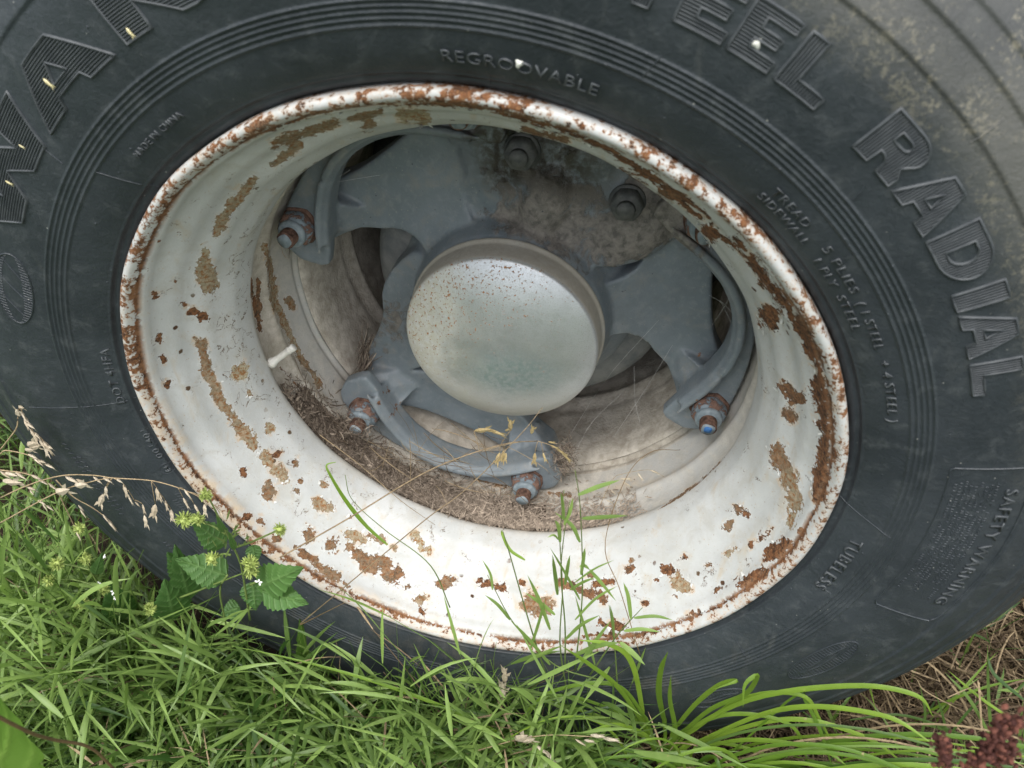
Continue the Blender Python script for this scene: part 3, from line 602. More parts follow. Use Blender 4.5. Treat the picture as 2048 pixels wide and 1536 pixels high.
V, F, *_ = revolve(spline_profile(dp, .004), 220); mk('brake_drum', V, F, DRUM, wheel)
tt = [(.300, -.335), (.335, -.345), (.40, -.352), (.46, -.365), (.505, -.395), (.525, -.43), (.527, -.55), (.50, -.61), (.42, -.64), (.30, -.62), (.27, -.60), (.27, -.34), (.300, -.335)]
V, F, *_ = revolve(tt, 160); V[V[:, 2] < 0, 2] = -.001; inner = mk('inner_tyre_light_block', V, F, RUB, wheel)  # unseen inner tyre, added to stop light leaking in from behind

# ---- cast spoke hub, made as one skin from overlapping solids
bm = bmesh.new()
def prism(pts, zf, zb):       # pts = (r, angle); zf may be a function of (r, a)
    n = len(pts); f = zf if callable(zf) else (lambda r, a: zf); b = zb if callable(zb) else (lambda r, a: zb)
    top = [bm.verts.new(W(r, a, f(r, a)).tolist()) for r, a in pts]; bot = [bm.verts.new(W(r, a, b(r, a)).tolist()) for r, a in pts]
    bm.faces.new(top); bm.faces.new(bot[::-1])
    for i in range(n): bm.faces.new((top[i], bot[i], bot[(i + 1) % n], top[(i + 1) % n]))
def strip(a0, a1, n, r0f, r1f, zf, zb):       # ring-sector solid with varying radii and depth
    A = np.linspace(a0, a1, n); rows = []
    for a in A:
        r0, r1 = r0f(a), r1f(a); rows.append([bm.verts.new(W(r, a, z).tolist()) for r, z in ((r0, zf(a, 0)), (r1, zf(a, 1)), (r1, zb(a, 1)), (r0, zb(a, 0)))])
    for u, v in zip(rows, rows[1:]):
        for k in range(4): bm.faces.new((u[k], u[(k + 1) % 4], v[(k + 1) % 4], v[k]))
    bm.faces.new(rows[0][::-1]); bm.faces.new(rows[-1])
def blob(c, rx, ry, rz, rot=0.):
    r = bmesh.ops.create_icosphere(bm, subdivisions=3, radius=1)['verts']; cr, sr = math.cos(math.radians(rot)), math.sin(math.radians(rot))
    for v in r: x, y, z = v.co.x * rx, v.co.y * ry, v.co.z * rz; v.co = Vector((c[0] + x * cr + z * sr, c[1] + y, c[2] - x * sr + z * cr))
def rod(P, R, sides=10):
    Vt, Ft = tube(np.array(P), R, sides); vs = [bm.verts.new(v.tolist()) for v in Vt]
    for f in clean_quads(Ft): bm.faces.new([vs[i] for i in f])
def lathe(prof, n=72):
    rows = []
    for k in range(n): rows.append([bm.verts.new(W(r, k * 360 / n, z).tolist()) for r, z in prof])
    for u, v in zip(rows, rows[1:] + rows[:1]):
        for k in range(len(prof) - 1): bm.faces.new((u[k], v[k], v[k + 1], u[k + 1]))
    bm.faces.new([u[0] for u in rows]); bm.faces.new([u[-1] for u in rows][::-1])
lathe([(.0930, -.1790), (.0985, -.1830), (.1015, -.1950), (.1050, -.2080), (.1130, -.2200), (.1260, -.2400), (.1260, -.2750)])
ARMS = (81.2, 201.3, 321.3)
for ac in ARMS:
    def hw(r): return np.interp(r, [.09, .105, .12, .133, .145, .155, .170, .188, .200, .215, .228], [19, 17.5, 16.5, 17.5, 20.5, 24, 27, 30.5, 33, 35.5, 36])
    rs = [.09, .105, .12, .133, .145, .155, .170, .182, .192, .200]
    notch = [(.232, 21), (.222, 18.5), (.2120, 15.5), (.2045, 11), (.2005, 6), (.1990, 0), (.2005, -6), (.2045, -11), (.2120, -15.5), (.222, -18.5), (.232, -21)]
    outl = [(r, ac - hw(r)) for r in rs] + [(.226, ac - 34), (.233, ac - 29)] + [(r, ac - a) for r, a in notch] + [(.233, ac + 29), (.226, ac + 34)] + [(r, ac + hw(r)) for r in rs[::-1]]
    zf = lambda r, a: float(np.interp(r, [.09, .12, .15, .18, .205], [-.196, -.207, -.214, -.217, -.216]))
    prism(outl, zf, lambda r, a: zf(r, a) - .026)
    # flange that carries the studs, with a thick inner edge and a raised bead
    def r_in(a, ac=ac): return float(np.interp(abs(a - ac), [0, 6, 12, 18, 23, 27, 32, 37], [.2185, .2170, .2125, .2050, .1985, .1935, .1890, .1880]))
    def r_out(a, ac=ac): return float(np.interp(abs(a - ac), [0, 20, 28, 33, 36, 38.5], [.2400, .2405, .2420, .2410, .2340, .2180]))
    strip(ac - 38.5, ac + 38.5, 61, lambda a: r_in(a) + (.008 if abs(a - ac) > 37.5 else 0), r_out, lambda a, e: -.1775, lambda a, e: -.1930)
    strip(ac - 30, ac + 30, 49, r_in, lambda a: r_in(a) + .0095, lambda a, e: -.1680 if e else -.1745, lambda a, e: -.203)
    P = [W(r_in(a) + .0085, a, -.1705) for a in np.linspace(ac - 33, ac + 33, 45)]; Rr_ = np.interp(np.linspace(-33, 33, 45), [-33, -26, 0, 26, 33], [.0020, .0042, .0050, .0042, .0020]); rod(P, Rr_)
    for sg in (-1, 1):        # prongs rise from the spoke to the flange
        pts = [(.172, ac + sg * 19), (.172, ac + sg * 27.5), (.188, ac + sg * 31.5), (.200, ac + sg * 34.5), (.218, ac + sg * 35), (.230, ac + sg * 33), (.230, ac + sg * 23), (.214, ac + sg * 21), (.200, ac + sg * 20)]
        if sg > 0: pts = pts[::-1]
        prism(pts, lambda r, a: float(np.interp(r, [.172, .185, .200, .214, .23], [-.2190, -.2130, -.1980, -.1860, -.183])), -.2400)
        for aa in (26, 29): P = [W(.180, ac + sg * aa, -.2300), W(.192, ac + sg * aa, -.2160), W(.206, ac + sg * aa, -.1970)]; rod(P, [.006, .009, .008], 12)
# bolted web between the upper spokes, with two lobes
web = [(.09, -34), (.13, -26), (.15, -17), (.17, -13), (.205, -12), (.216, -6), (.217, 6), (.217, 20), (.217, 34), (.214, 44), (.206, 52), (.190, 56.5), (.165, 58.5), (.140, 59), (.120, 57), (.108, 52), (.09, 48)]
prism(web, lambda r, a: float(np.interp(r, [.09, .14, .18, .217], [-.192, -.203, -.207, -.210])) - float(np.interp(a, [-34, -26, -10], [.013, .012, 0.])), -.244)
blob(W(.150, 47, -.213), .034, .0210, .046, 50); blob(W(.172, 42, -.214), .032, .0165, .036, 40); blob(W(.128, 14, -.212), .026, .0235, .040, 14); blob(W(.165, 2, -.216), .028, .0160, .040, 2); blob(W(.180, 22, -.212), .030, .0085, .020, 20); blob(W(.150, -14, -.222), .016, .0130, .05, -14)
prism([(.09, 222), (.19, 229), (.214, 235.5), (.197, 242), (.174, 247), (.158, 253), (.149, 259), (.1465, 266), (.142, 272), (.134, 280), (.124, 289), (.116, 297), (.09, 305)], lambda r, a: float(np.interp(r, [.09, .12, .2], [-.198, -.211, -.2195])), -.2460)
prism([(.09, 118), (.112, 122), (.112, 150), (.128, 165), (.09, 170)], -.2200, -.2460)
bmesh.ops.recalc_face_normals(bm, faces=bm.faces)
me = bpy.data.meshes.new('hub_spider'); bm.to_mesh(me); bm.free()
tmp = bpy.data.objects.new('tmp', me); COL.objects.link(tmp)
md = tmp.modifiers.new('r', 'REMESH'); md.mode = 'VOXEL'; md.voxel_size = .0017; md.use_smooth_shade = True
sm = tmp.modifiers.new('s', 'SMOOTH'); sm.factor = .5; sm.iterations = 16
dg = bpy.context.evaluated_depsgraph_get(); me2 = bpy.data.meshes.new_from_object(tmp.evaluated_get(dg)); bpy.data.objects.remove(tmp); bpy.data.meshes.remove(me)
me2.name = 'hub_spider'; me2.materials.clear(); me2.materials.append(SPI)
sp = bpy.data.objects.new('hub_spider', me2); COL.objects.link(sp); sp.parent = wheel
co = np.empty(len(me2.vertices) * 3, np.float32); me2.vertices.foreach_get('co', co); co = co.reshape(-1, 3)
X, Y, Z = co[:, 0], co[:, 1], co[:, 2] - H; R = np.hypot(X, Z); A = np.degrees(np.arctan2(X, Z))
mud = .88 * np.exp(-((A - 17) / 27) ** 2) * ss(R, .085, .11) * (1 - .62 * ss(R, .148, .172) * (A < 34)) + .85 * np.exp(-((A - 49) / 11) ** 2) * ss(R, .105, .13) * (A < 60) + .62 * np.exp(-((A + 108) / 16) ** 2) * (R < .19) + .22 * np.exp(-((R - .104) / .012) ** 2)
mud = mud + .35 * np.exp(-(((A + 360) % 360 - 152) / 14) ** 2) * (R < .19) + .16 * np.exp(-((A - 95) / 14) ** 2) * (R > .14) * (R < .2)
web_dark = .95 * np.exp(-((A + 4) / 9) ** 2) * ss(R, .12, .145) + 1.0 * np.exp(-((A - 16) / 17) ** 2) * ss(R, .132, .158)  # web toned darker across its upper middle and along its left edge
rust = np.zeros(len(co))
for a, r, q in ((-131, .197, .010), (-66, .213, .008), (106, .203, .006), (173, .212, .007), (-138, .2, .008), (100, .197, .006)):
    c = W(r, a)[[0, 2]] - np.array([0, H]); rust = np.maximum(rust, np.exp(-((X - c[0]) ** 2 + (Z - c[1]) ** 2) / q ** 2) * .62)
for k, v in (('mud', np.clip(mud, -.2, 1)), ('web_dark', np.clip(web_dark, 0, 1)), ('rust', rust)):
    at = me2.attributes.new(k, 'FLOAT', 'POINT'); at.data.foreach_set('value', v.astype(np.float32))

# ---- hub cap
cp = [(.0955, -.1790), (.0985, -.1775), (.0990, -.1750), (.0978, -.1728), (.0966, -.1700), (.0962, -.1580), (.0957, -.1490), (.0942, -.1458), (.0900, -.1432), (.0840, -.1402), (.0740, -.1362), (.0600, -.1320), (.0440, -.1288), (.0280, -.1268), (.0130, -.1259), (.0005, -.1257)]
cpp = spline_profile(cp, .0015); V, F, A2, R2_, Z2 = revolve(cpp, 260)
Vd = V.copy(); Vd[:, 1] += .0012 * np.exp(-((V[:, 0] - .04) ** 2 + (V[:, 2] - H + .03) ** 2) / .0009)
mk('hub_cap', Vd, F, CAP, wheel, True, {'edge': ss(-Z2, .1455, .150)})['label'] = 'domed silver hub cap with rust freckles'

# ---- wheel studs: washer, nut and threaded end, the thing built once and copied
def hexnut(name, rad, h, z0, mat, parent, sides=6, dome=.35):
    pr = [(rad * 1.0, 0), (rad * 1.03, h * .12), (rad * 1.0, h * .72), (rad * .86, h), (rad * .4, h * 1.02)]
    n = 36; V = []
    for k in range(n):
        t = 2 * PI * k / n; u = (t % (2 * PI / sides)) - PI / sides; q = math.cos(PI / sides) / math.cos(u); q = .55 * q + .45
        for i, (r, z) in enumerate(pr): rr = r * (q if i < 4 else 1); V.append((rr * math.cos(t), -(z0 + z), rr * math.sin(t)))
    m = len(pr); F = [[k * m + i, k * m + i + 1, ((k + 1) % n) * m + i + 1, ((k + 1) % n) * m + i] for k in range(n) for i in range(m - 1)]
    return mk(name, np.array(V), F + [[k * m + m - 1 for k in range(n)]], mat, parent, True)
def thread(name, rad, z0, z1, mat, parent):
    zs = np.linspace(z0, z1, 26); V = []; n = 20
    for i, z in enumerate(zs):
        rr = rad * (1 - .07 * (i % 2)) * (.9 if i > 23 else 1)
        for k in range(n): t = 2 * PI * k / n; V.append((rr * math.cos(t), -z, rr * math.sin(t)))
    F = [[i * n + k, i * n + (k + 1) % n, (i + 1) * n + (k + 1) % n, (i + 1) * n + k] for i in range(25) for k in range(n)]
    return mk(name, np.array(V), F + [[25 * n + k for k in range(n)]], mat, parent, True)
def disc(name, rad, z, mat, parent):
    n = 18; V = [(rad * math.cos(2 * PI * k / n) * (1 + .08 * math.sin(5 * k)), -z, rad * math.sin(2 * PI * k / n) * (1 + .08 * math.sin(5 * k))) for k in range(n)] + [(0, -z - 0, 0)]
    V += [(x, y + .002, zz) for x, y, zz in V[:n]]; F = [[k, (k + 1) % n, n] for k in range(n)] + [[k, n + 1 + k, n + 1 + (k + 1) % n, (k + 1) % n] for k in range(n)]
    return mk(name, np.array(V), F, mat, parent)
STUDS = [(-66.5, .2235, GREY, 0), (51.5, .2235, GREY, 1), (109.0, .2235, BLUE, 2), (-131.4, .2235, GREY, 3), (174.0, .2235, GREY, 4), (-8.6, .2235, GREY, 5)]
for a, r, tipm, k in STUDS:
    st = hexnut('wheel_stud', .0200, .0040, 0, RUSTY, wheel)
    nutp = hexnut('nut', .0178, .0135, .0038, NUT, st); col = hexnut('collar', .0135, .0055, .0170, GREY, st, 40); th = thread('thread', .0088, .0200, .0345, RUSTY, st); tp = disc('paint_daub', .0070, .0348, GREY, st); (disc('blue_daub', .0042, .0352, tipm, st) if tipm is BLUE else None)
    st.location = W(r, a, -.1785).tolist(); st.rotation_euler = ((k * 7 % 5 - 2) * .012, math.radians(k * 23), (k * 5 % 7 - 3) * .012)
# hub bolts on the web
for a, r in ((3.2, .1755), (38.0, .1725)):
    b = hexnut('hub_bolt', .0165, .0030, 0, DARKM, wheel, 40); hexnut('nut', .0150, .0120, .0028, DARKM, b); thread('thread', .0085, .013, .0200, DARKM, b); disc('thread_end', .0080, .0202, DARKM, b)
    b.location = W(r, a, -.2005).tolist()
# valve stem
P0 = px_at(540, 728, -.118); P1 = px_at(588, 694, -.128)
vs = mk_tube('valve_stem', smooth_curve(np.array([P0, P0 * .5 + P1 * .5, P1]), 10), [.0058, .0056, .0040, .0036, .0036, .0036, .0036, .0036, .0031, .0036], STEMW, wheel, 14)
d_ = (P1 - P0) / np.linalg.norm(P1 - P0)
mk_tube('valve_cap', [P1 - d_ * .0085, P1 - d_ * .0082, P1 - d_ * .0050, P1 - d_ * .0046, P1 - d_ * .0042, P1 - d_ * .0036, P1 - d_ * .0032, P1, P1 + d_ * .0005], [.0032, .0040, .0040, .0031, .0031, .0041, .0041, .0040, .0034], STEMW, vs, 14)

# ================================================================== litter lying in the rim
s = Soup(); K = 7000
na = rng.normal(0, 1, K); ang = np.where(rng.random(K) < .72, 196 + 24 * na, rng.uniform(142, 250, K)); keep = (ang > 138) & (ang < 252); ang = ang[keep]; K = len(ang)
zz = -.1185 - np.abs(rng.normal(0, .022, K)); zz = np.clip(zz, -.19, -.1185); den = np.exp(-((ang - 196) / 46) ** 2)
rr = np.interp(-zz, [.115, .12, .127, .145, .156, .165, .2], [.2405, .245, .2465, .2465, .2430, .2440, .2400]) - rng.random(K) * (.0015 + .0045 * den)
L = rng.uniform(.003, .016, K) * (1 + (rng.random(K) < .12) * 1.6) * np.interp(ang, [140, 180], [.45, 1]); d = rng.normal(size=(K, 3)); d /= np.linalg.norm(d, axis=1, keepdims=True)
c = W(rr, ang, zz); nrm = np.stack([-np.sin(np.radians(ang)), np.zeros(K), -np.cos(np.radians(ang))], 1)
d -= nrm * (np.sum(d * nrm, 1) * np.interp(ang, [140, 185], [1., .82]))[:, None]; t = np.linspace(-.5, .5, 3)
bend = rng.normal(size=(K, 3)) * .12
P = c[:, None] + L[:, None, None] * (d[:, None] * t[None, :, None] + bend[:, None] * (t[None, :, None] ** 2))
S_ = np.cross(d, nrm); S_ /= np.linalg.norm(S_, axis=1, keepdims=True) + 1e-9; S_ = np.repeat(S_[:, None], 3, 1)
wd = (rng.uniform(.00025, .00095, K)[:, None] * np.array([.8, 1, .5])[None]); VV, FF = blades(P, wd, S_, .3)
tint = np.repeat(np.clip(rng.random(K) ** 1.6 * .6 + np.interp(ang, [145, 185, 200, 230], [.5, .32, .08, 0]), 0, 1), 9); s.add(VV, FF, tint)
kk = 150; a_ = rng.normal(198, 20, kk); z_ = -.119 - np.abs(rng.normal(0, .017, kk)); r_ = np.interp(-z_, [.115, .12, .127, .145, .156, .165, .2], [.239, .2425, .2440, .2440, .2415, .2430, .2390]) - .0015
c_ = W(r_, a_, z_); n_ = np.stack([-np.sin(np.radians(a_)), np.zeros(kk), -np.cos(np.radians(a_))], 1); d_ = rng.normal(size=(kk, 3)); d_ -= n_ * (np.sum(d_ * n_, 1) * .85)[:, None]; d_ /= np.linalg.norm(d_, axis=1, keepdims=True)
s_ = np.cross(d_, n_ + rng.normal(size=(kk, 3)) * .3); s_ /= np.linalg.norm(s_, axis=1, keepdims=True); t_ = np.linspace(-.5, .5, 4)
v_, f_ = blades(c_[:, None] + rng.uniform(.004, .011, kk)[:, None, None] * d_[:, None] * t_[None, :, None], rng.uniform(.0008, .0019, kk)[:, None] * np.array([.3, 1, .8, .1])[None], np.repeat(s_[:, None], 4, 1), .4); s.add(v_, f_, np.repeat(rng.uniform(.5, 1.15, kk), 12))
litter = s.build('dry_litter', LITTER); tag(litter, 'grey-brown dry grass clippings lying in the bottom of the white rim', 'dry litter', kind='stuff')
# crumbly soil bed under it
A3 = np.linspace(168, 246, 220); Z3 = np.linspace(-.1165, -.158, 24); AA, ZZ = np.meshgrid(A3, Z3, indexing='ij')
th = np.exp(-((AA - 200) / 30) ** 2) * .0045 - .0012 + .0012 * rng.random(AA.shape)
RR = np.interp(-ZZ, [.115, .12, .127, .145, .156, .165], [.2425, .2475, .2515, .2508, .2445, .245]) - th
V3 = W(RR, AA, ZZ).reshape(-1, 3); a, b = AA.shape; i, j = np.meshgrid(np.arange(a - 1), np.arange(b - 1), indexing='ij')
bed = mk('soil_crumbs', V3, np.stack([i * b + j, (i + 1) * b + j, (i + 1) * b + j + 1, i * b + j + 1], -1).reshape(-1, 4), mat_plain('dry_soil', (.060, .045, .033), (.21, .165, .125), 190, .95, .004), None)
tag(bed, 'brown crumbled soil caught in the groove of the white rim under the clippings', 'soil', kind='stuff')

def straw_bundle(name, ctr, spread, K, L0, L1, axis, label, mat=STRAW, amp=.55, wr=(.0003, .0008)):
    s = Soup(); c = np.array(ctr) + rng.normal(size=(K, 3)) * np.array(spread); d = np.array(axis) + rng.normal(size=(K, 3)) * amp; d /= np.linalg.norm(d, axis=1, keepdims=True)
    L = rng.uniform(L0, L1, K); t = np.linspace(-.5, .5, 5); bend = rng.normal(size=(K, 3)) * .3
    P = c[:, None] + L[:, None, None] * (d[:, None] * t[None, :, None] + bend[:, None] * (t[None, :, None] ** 2)); S_ = np.cross(d, rng.normal(size=(K, 3))); S_ /= np.linalg.norm(S_, axis=1, keepdims=True)
    VV, FF = blades(P, rng.uniform(*wr, K)[:, None] * np.array([.6, 1, 1, .8, .4])[None], np.repeat(S_[:, None], 5, 1), .3); s.add(VV, FF, np.repeat(rng.random(K) ** 1.5, 15))
    return tag(s.build(name, mat), label, 'dry litter', kind='stuff')
pA, pB = px_at(745, 690, -.222), px_at(722, 760, -.215)
straw_bundle('dry_twigs', (pA + pB) / 2, (.003, .006, .012), 150, .02, .05, (pB - pA) / np.linalg.norm(pB - pA), 'brown twig wad jammed between the grey hub and the dusty band at lower left', LITTER, .16)
straw_bundle('dry_twigs', px_at(1128, 915, -.178), (.007, .005, .013), 520, .003, .013, (0, 0, 1), 'grey fluffy wad of debris beside the lowest wheel stud', LITTER, 1.4, (.0002, .0005))
straw_bundle('dry_twigs', px_at(560, 400, -.20), (.006, .008, .020), 90, .02, .05, (.1, 0, 1), 'thin dark twigs hanging in the shade at the upper left stud', LITTER, .25, (.0002, .0004))
straw_bundle('dry_twigs', px_at(705, 850, -.150), (.010, .008, .006), 260, .008, .024, (.4, 0, .3), 'brown hair-like straw round the lower left wheel stud', LITTER, 1.1, (.0002, .0005))
straw_bundle('dry_twigs', px_at(1475, 840, -.196), (.004, .008, .022), 140, .010, .028, (.35, 0, 1), 'tan grass roots along the lower right spoke edge', STRAW, .4, (.0002, .0004))
straw_bundle('dry_twigs', px_at(870, 920, -.135), (.050, .010, .018), 60, .03, .075, (.8, 0, -.5), 'loose tan straws crossing the litter in the rim', STRAW, .5, (.0003, .0006))

# ================================================================== grass
def inside_tyre(P, pad=.0):
    r = np.hypot(P[..., 0], P[..., 2] - H); y = P[..., 1]
    front = -np.interp(r, prof[:, 0], prof[:, 1], left=.02, right=-.07)       # world y of the sidewall
    return (r < .529 + pad) & (y > front - .002 - pad) & (y < .32)
def lawn(K, xr, yr, h0, h1, seed, weight=None, hf=None, leafL=(.045, .090), leafW=(.0012, .0027), lean=.55, keep=.62):
    g = np.random.default_rng(seed); x = g.uniform(*xr, K); y = g.uniform(*yr, K)
    if weight is not None: k = g.random(K) < weight(x, y); x, y = x[k], y[k]; K = len(x)
    az = g.uniform(0, 2 * PI, K); hh = g.uniform(h0, h1, K) * (1 if hf is None else hf(x)); out = g.uniform(.2, 1.0, K) * lean * hh; n = 8; t = np.linspace(0, 1, n)
    dx = np.cos(az) * out; dy = np.sin(az) * out
    P = np.stack([x[:, None] + dx[:, None] * t ** 1.6, y[:, None] + dy[:, None] * t ** 1.6, hh[:, None] * (t - .18 * t ** 3)[None]], -1)
    P[..., :2] += g.normal(size=(K, n, 2)) * .0016
    ok = ~inside_tyre(P, .002).any(1); P = P[ok]; K = len(P); hh = hh[ok]
    # stems
    T = np.gradient(P, axis=1); T /= np.linalg.norm(T, axis=-1, keepdims=True); side = np.cross(T, g.normal(size=(K, 1, 3))); side /= np.linalg.norm(side, axis=-1, keepdims=True)
    sv, sf = blades(P, np.broadcast_to(np.linspace(.0009, .0004, n), (K, n)), side, .9); st = np.repeat(g.random(K) * .5, n * 3)
    # leaves, two rows along the stem
    LV = []; LF = []; LT = []; off = 0; m = 6; u = np.linspace(0, 1, m); shape = np.array([.35, .9, 1., .82, .5, .04])
    for q in range(2, n):
        c = P[:, q]; tq = T[:, q]; base = side[:, q] * (1 if q % 2 else -1); rot = g.normal(size=(K, 3)) * .55; d = tq * g.uniform(.25, 1.1, (K, 1)) + base * g.uniform(.6, 1.2, (K, 1)) + rot * .5
        d[:, 2] = d[:, 2] * .8 + .12
        if q == n - 1: d = tq + rot * .25
        d /= np.linalg.norm(d, axis=1, keepdims=True); Ln = g.uniform(*leafL, K) * (.75 + .35 * (q / n)); droop = g.uniform(.0, .45, K)
        Pl = c[:, None] + Ln[:, None, None] * d[:, None] * u[None, :, None]; Pl[..., 2] -= (Ln * droop)[:, None] * u[None] ** 2
        s2 = np.cross(d, np.array([0, 0, 1.]) + g.normal(size=(K, 3)) * .5); s2 /= np.linalg.norm(s2, axis=1, keepdims=True) + 1e-9
        wv = g.uniform(*leafW, K)[:, None] * shape[None]; ok = (~inside_tyre(Pl, .0).any(1)) & (g.random(K) < keep) & (Pl[..., 2] > .0).all(1)
        v, f = blades(Pl[ok], wv[ok], np.repeat(s2[ok][:, None], m, 1), .28); LV.append(v); LF.append(f + off); off += len(v)
        LT.append(np.repeat(np.clip(g.normal(.10, .26, ok.sum()) + .72 * np.clip(c[ok, 2] / (.16 if hf is None else .26), 0, 1) ** 1.3, 0, 1), m * 3))  # lower leaves tinted darker, so shade between the blades is in the colour
    return (sv, sf, st), (np.vstack(LV), np.vstack(LF), np.concatenate(LT))
dens = lambda x, y: np.clip(np.where(x < -.05, 1., np.where(x < .18, .62, np.where(x < .38, .26, .10))), 0, 1)
hfront = lambda x: np.interp(x, [-.7, -.5, -.40, -.33, -.25, -.17, -.05, .06, .13, .20, .32], [.32, .44, .41, .37, .30, .275, .325, .36, .33, .24, .12])
s = Soup()
for args in (dict(K=820, xr=(-.62, .17), yr=(-.085, -.022), h0=.55, h1=1.04, seed=12, weight=None, hf=hfront, leafL=(.055, .105), leafW=(.0014, .0030), lean=.42, keep=.60),
             dict(K=520, xr=(-.70, .12), yr=(-.17, -.06), h0=.35, h1=.80, seed=13, weight=None, hf=hfront, leafL=(.055, .100), leafW=(.0014, .0030), lean=.6, keep=.58),
             dict(K=2100, xr=(-1.5, .95), yr=(-.42, -.005), h0=.06, h1=.165, seed=1, weight=dens),
             dict(K=520, xr=(-1.0, -.12), yr=(-.26, .02), h0=.13, h1=.215, seed=2, weight=None),
             dict(K=2300, xr=(-2.0, -.50), yr=(-.05, 1.3), h0=.07, h1=.20, seed=3, weight=None),
             dict(K=1500, xr=(-1.9, 1.5), yr=(-1.5, -.42), h0=.06, h1=.17, seed=6, weight=None),
             dict(K=420, xr=(.55, 1.9), yr=(.0, 1.3), h0=.05, h1=.14, seed=4, weight=None)):
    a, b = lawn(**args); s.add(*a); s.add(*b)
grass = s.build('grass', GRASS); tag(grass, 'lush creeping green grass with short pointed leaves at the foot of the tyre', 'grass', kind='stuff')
# dead thatch underneath
K = 26000; x = np.where(rng.random(K) < .65, rng.uniform(.1, 1.1, K), rng.uniform(-1.5, 1.3, K)); y = np.where(x > .1, rng.uniform(-.25, .55, K), rng.uniform(-.45, .9, K)); k = (rng.random(K) < np.where(x > .1, 1, .35)); x, y = x[k], y[k]; K = len(x)
z = np.abs(rng.normal(0, .022, K)) + .003; d = rng.normal(size=(K, 3)) * np.array([1, 1, .35]); d /= np.linalg.norm(d, axis=1, keepdims=True); L = rng.uniform(.03, .11, K); t = np.linspace(-.5, .5, 5)
P = np.stack([x, y, z], 1)[:, None] + L[:, None, None] * (d[:, None] * t[None, :, None] + rng.normal(size=(K, 1, 3)) * .3 * t[None, :, None] ** 2); P[..., 2] = np.abs(P[..., 2]) + .001
ok = ~inside_tyre(P, .0).any(1); P = P[ok]; d = d[ok]; K = len(P); S_ = np.cross(d, rng.normal(size=(K, 3))); S_ /= np.linalg.norm(S_, axis=1, keepdims=True)
VV, FF = blades(P, rng.uniform(.0005, .0014, K)[:, None] * np.array([.7, 1, 1, .8, .4])[None], np.repeat(S_[:, None], 5, 1), .3)
s = Soup(); s.add(VV, FF, np.repeat(rng.random(K) ** 2.2 * .9, 15))
for args in (dict(K=95, xr=(-.62, .20), yr=(-.12, -.022), h0=.45, h1=.9, seed=41, hf=hfront, leafL=(.04, .08), leafW=(.0006, .0016), lean=.7, keep=.55), dict(K=160, xr=(-1.0, .7), yr=(-.3, -.02), h0=.06, h1=.15, seed=42, leafL=(.04, .09), leafW=(.0008, .0020), lean=.9, keep=.7)):
    (v1, f1, t1_), (v2, f2, t2_) = lawn(**args); s.add(v1, f1, rng.random() * .5 + t1_); s.add(v2, f2, np.clip(t2_ * .9 + .1, 0, 1))
tag(s.build('dead_grass', STRAW), 'brown dead grass matted on the soil under the green blades', 'dead grass', kind='stuff')

# ---- leafy parts as single meshes
def blade_obj(name, P, wmax, mat, parent, tint=.5, side=None, shape=None, fold=.3):
    P = np.asarray(P, float); k = len(P); T = np.gradient(P, axis=0)
    sv = np.cross(T, np.array([0, -.75, .66]) if side is None else np.asarray(side, float)); sv /= np.linalg.norm(sv, axis=1, keepdims=True) + 1e-9
    sh = np.interp(np.linspace(0, 1, k), [0, .08, .4, .75, 1], [.45, .8, 1, .75, .03]) if shape is None else np.interp(np.linspace(0, 1, k), *shape)
    VV, FF = blades(P[None], (wmax * sh)[None], sv[None], fold); return mk(name, VV, FF, mat, parent, True, {'tint': np.full(len(VV), tint)})
def ground_below(p): return (float(p[0]), float(p[1]), 0.)

# ---- clump of long arching blades, right of centre
clump = empty('long_grass_clump'); base = px_at(1360, 1500, -.02); base = np.array([base[0], -.045, 0.]); tag(clump, 'clump of long arching bright green blades at the foot of the tyre, right of centre', 'grass clump')
spec = [([(1330, 1450), (1318, 1390), (1322, 1340), (1336, 1303)], .0048, .55), ([(1280, 1440), (1150, 1395), (1080, 1400), (1040, 1440)], .003, .5),
        ([(1340, 1470), (1390, 1410), (1440, 1370), (1475, 1362), (1430, 1378)], .0042, .7), ([(1350, 1480), (1420, 1420), (1490, 1390), (1515, 1352), (1490, 1370), (1486, 1415)], .0042, .6),
        ([(1340, 1480), (1500, 1400), (1700, 1372), (1830, 1390), (1868, 1435)], .0042, .85), ([(1360, 1500), (1560, 1420), (1760, 1430), (1870, 1490)], .0042, .95), ([(1350, 1500), (1560, 1440), (1720, 1470), (1820, 1535)], .004, 1.),
        ([(1350, 1490), (1480, 1400), (1600, 1390), (1640, 1440), (1670, 1500)], .0034, .9), ([(1340, 1480), (1450, 1430), (1580, 1450), (1620, 1536)], .0036, .7), ([(1300, 1470), (1240, 1380), (1180, 1330), (1120, 1290)], .004, .7),
        ([(1300, 1450), (1230, 1370), (1100, 1385), (1050, 1440)], .0036, .55), ([(1290, 1450), (1265, 1330), (1220, 1290), (1155, 1280)], .0045, .95), ([(1330, 1536), (1350, 1470), (1340, 1400), (1342, 1350)], .004, .6), ([(1320, 1536), (1300, 1480), (1240, 1450), (1180, 1460)], .004, .9),
        ([(1380, 1500), (1500, 1480), (1640, 1500), (1700, 1536)], .0038, .8), ([(1600, 1380), (1640, 1460), (1665, 1536)], .003, .4)]
for pts, wd, tn in spec:
    z = rng.uniform(.03, .09); P = px_line([(base[0], 0)] and pts, .03, z, 22); P = np.vstack([base + np.array([rng.normal() * .02, rng.normal() * .012, .0]), P]); P = smooth_curve(P, 26)
    blade_obj('blade', P, wd * .62, LGRASS, clump, tn)
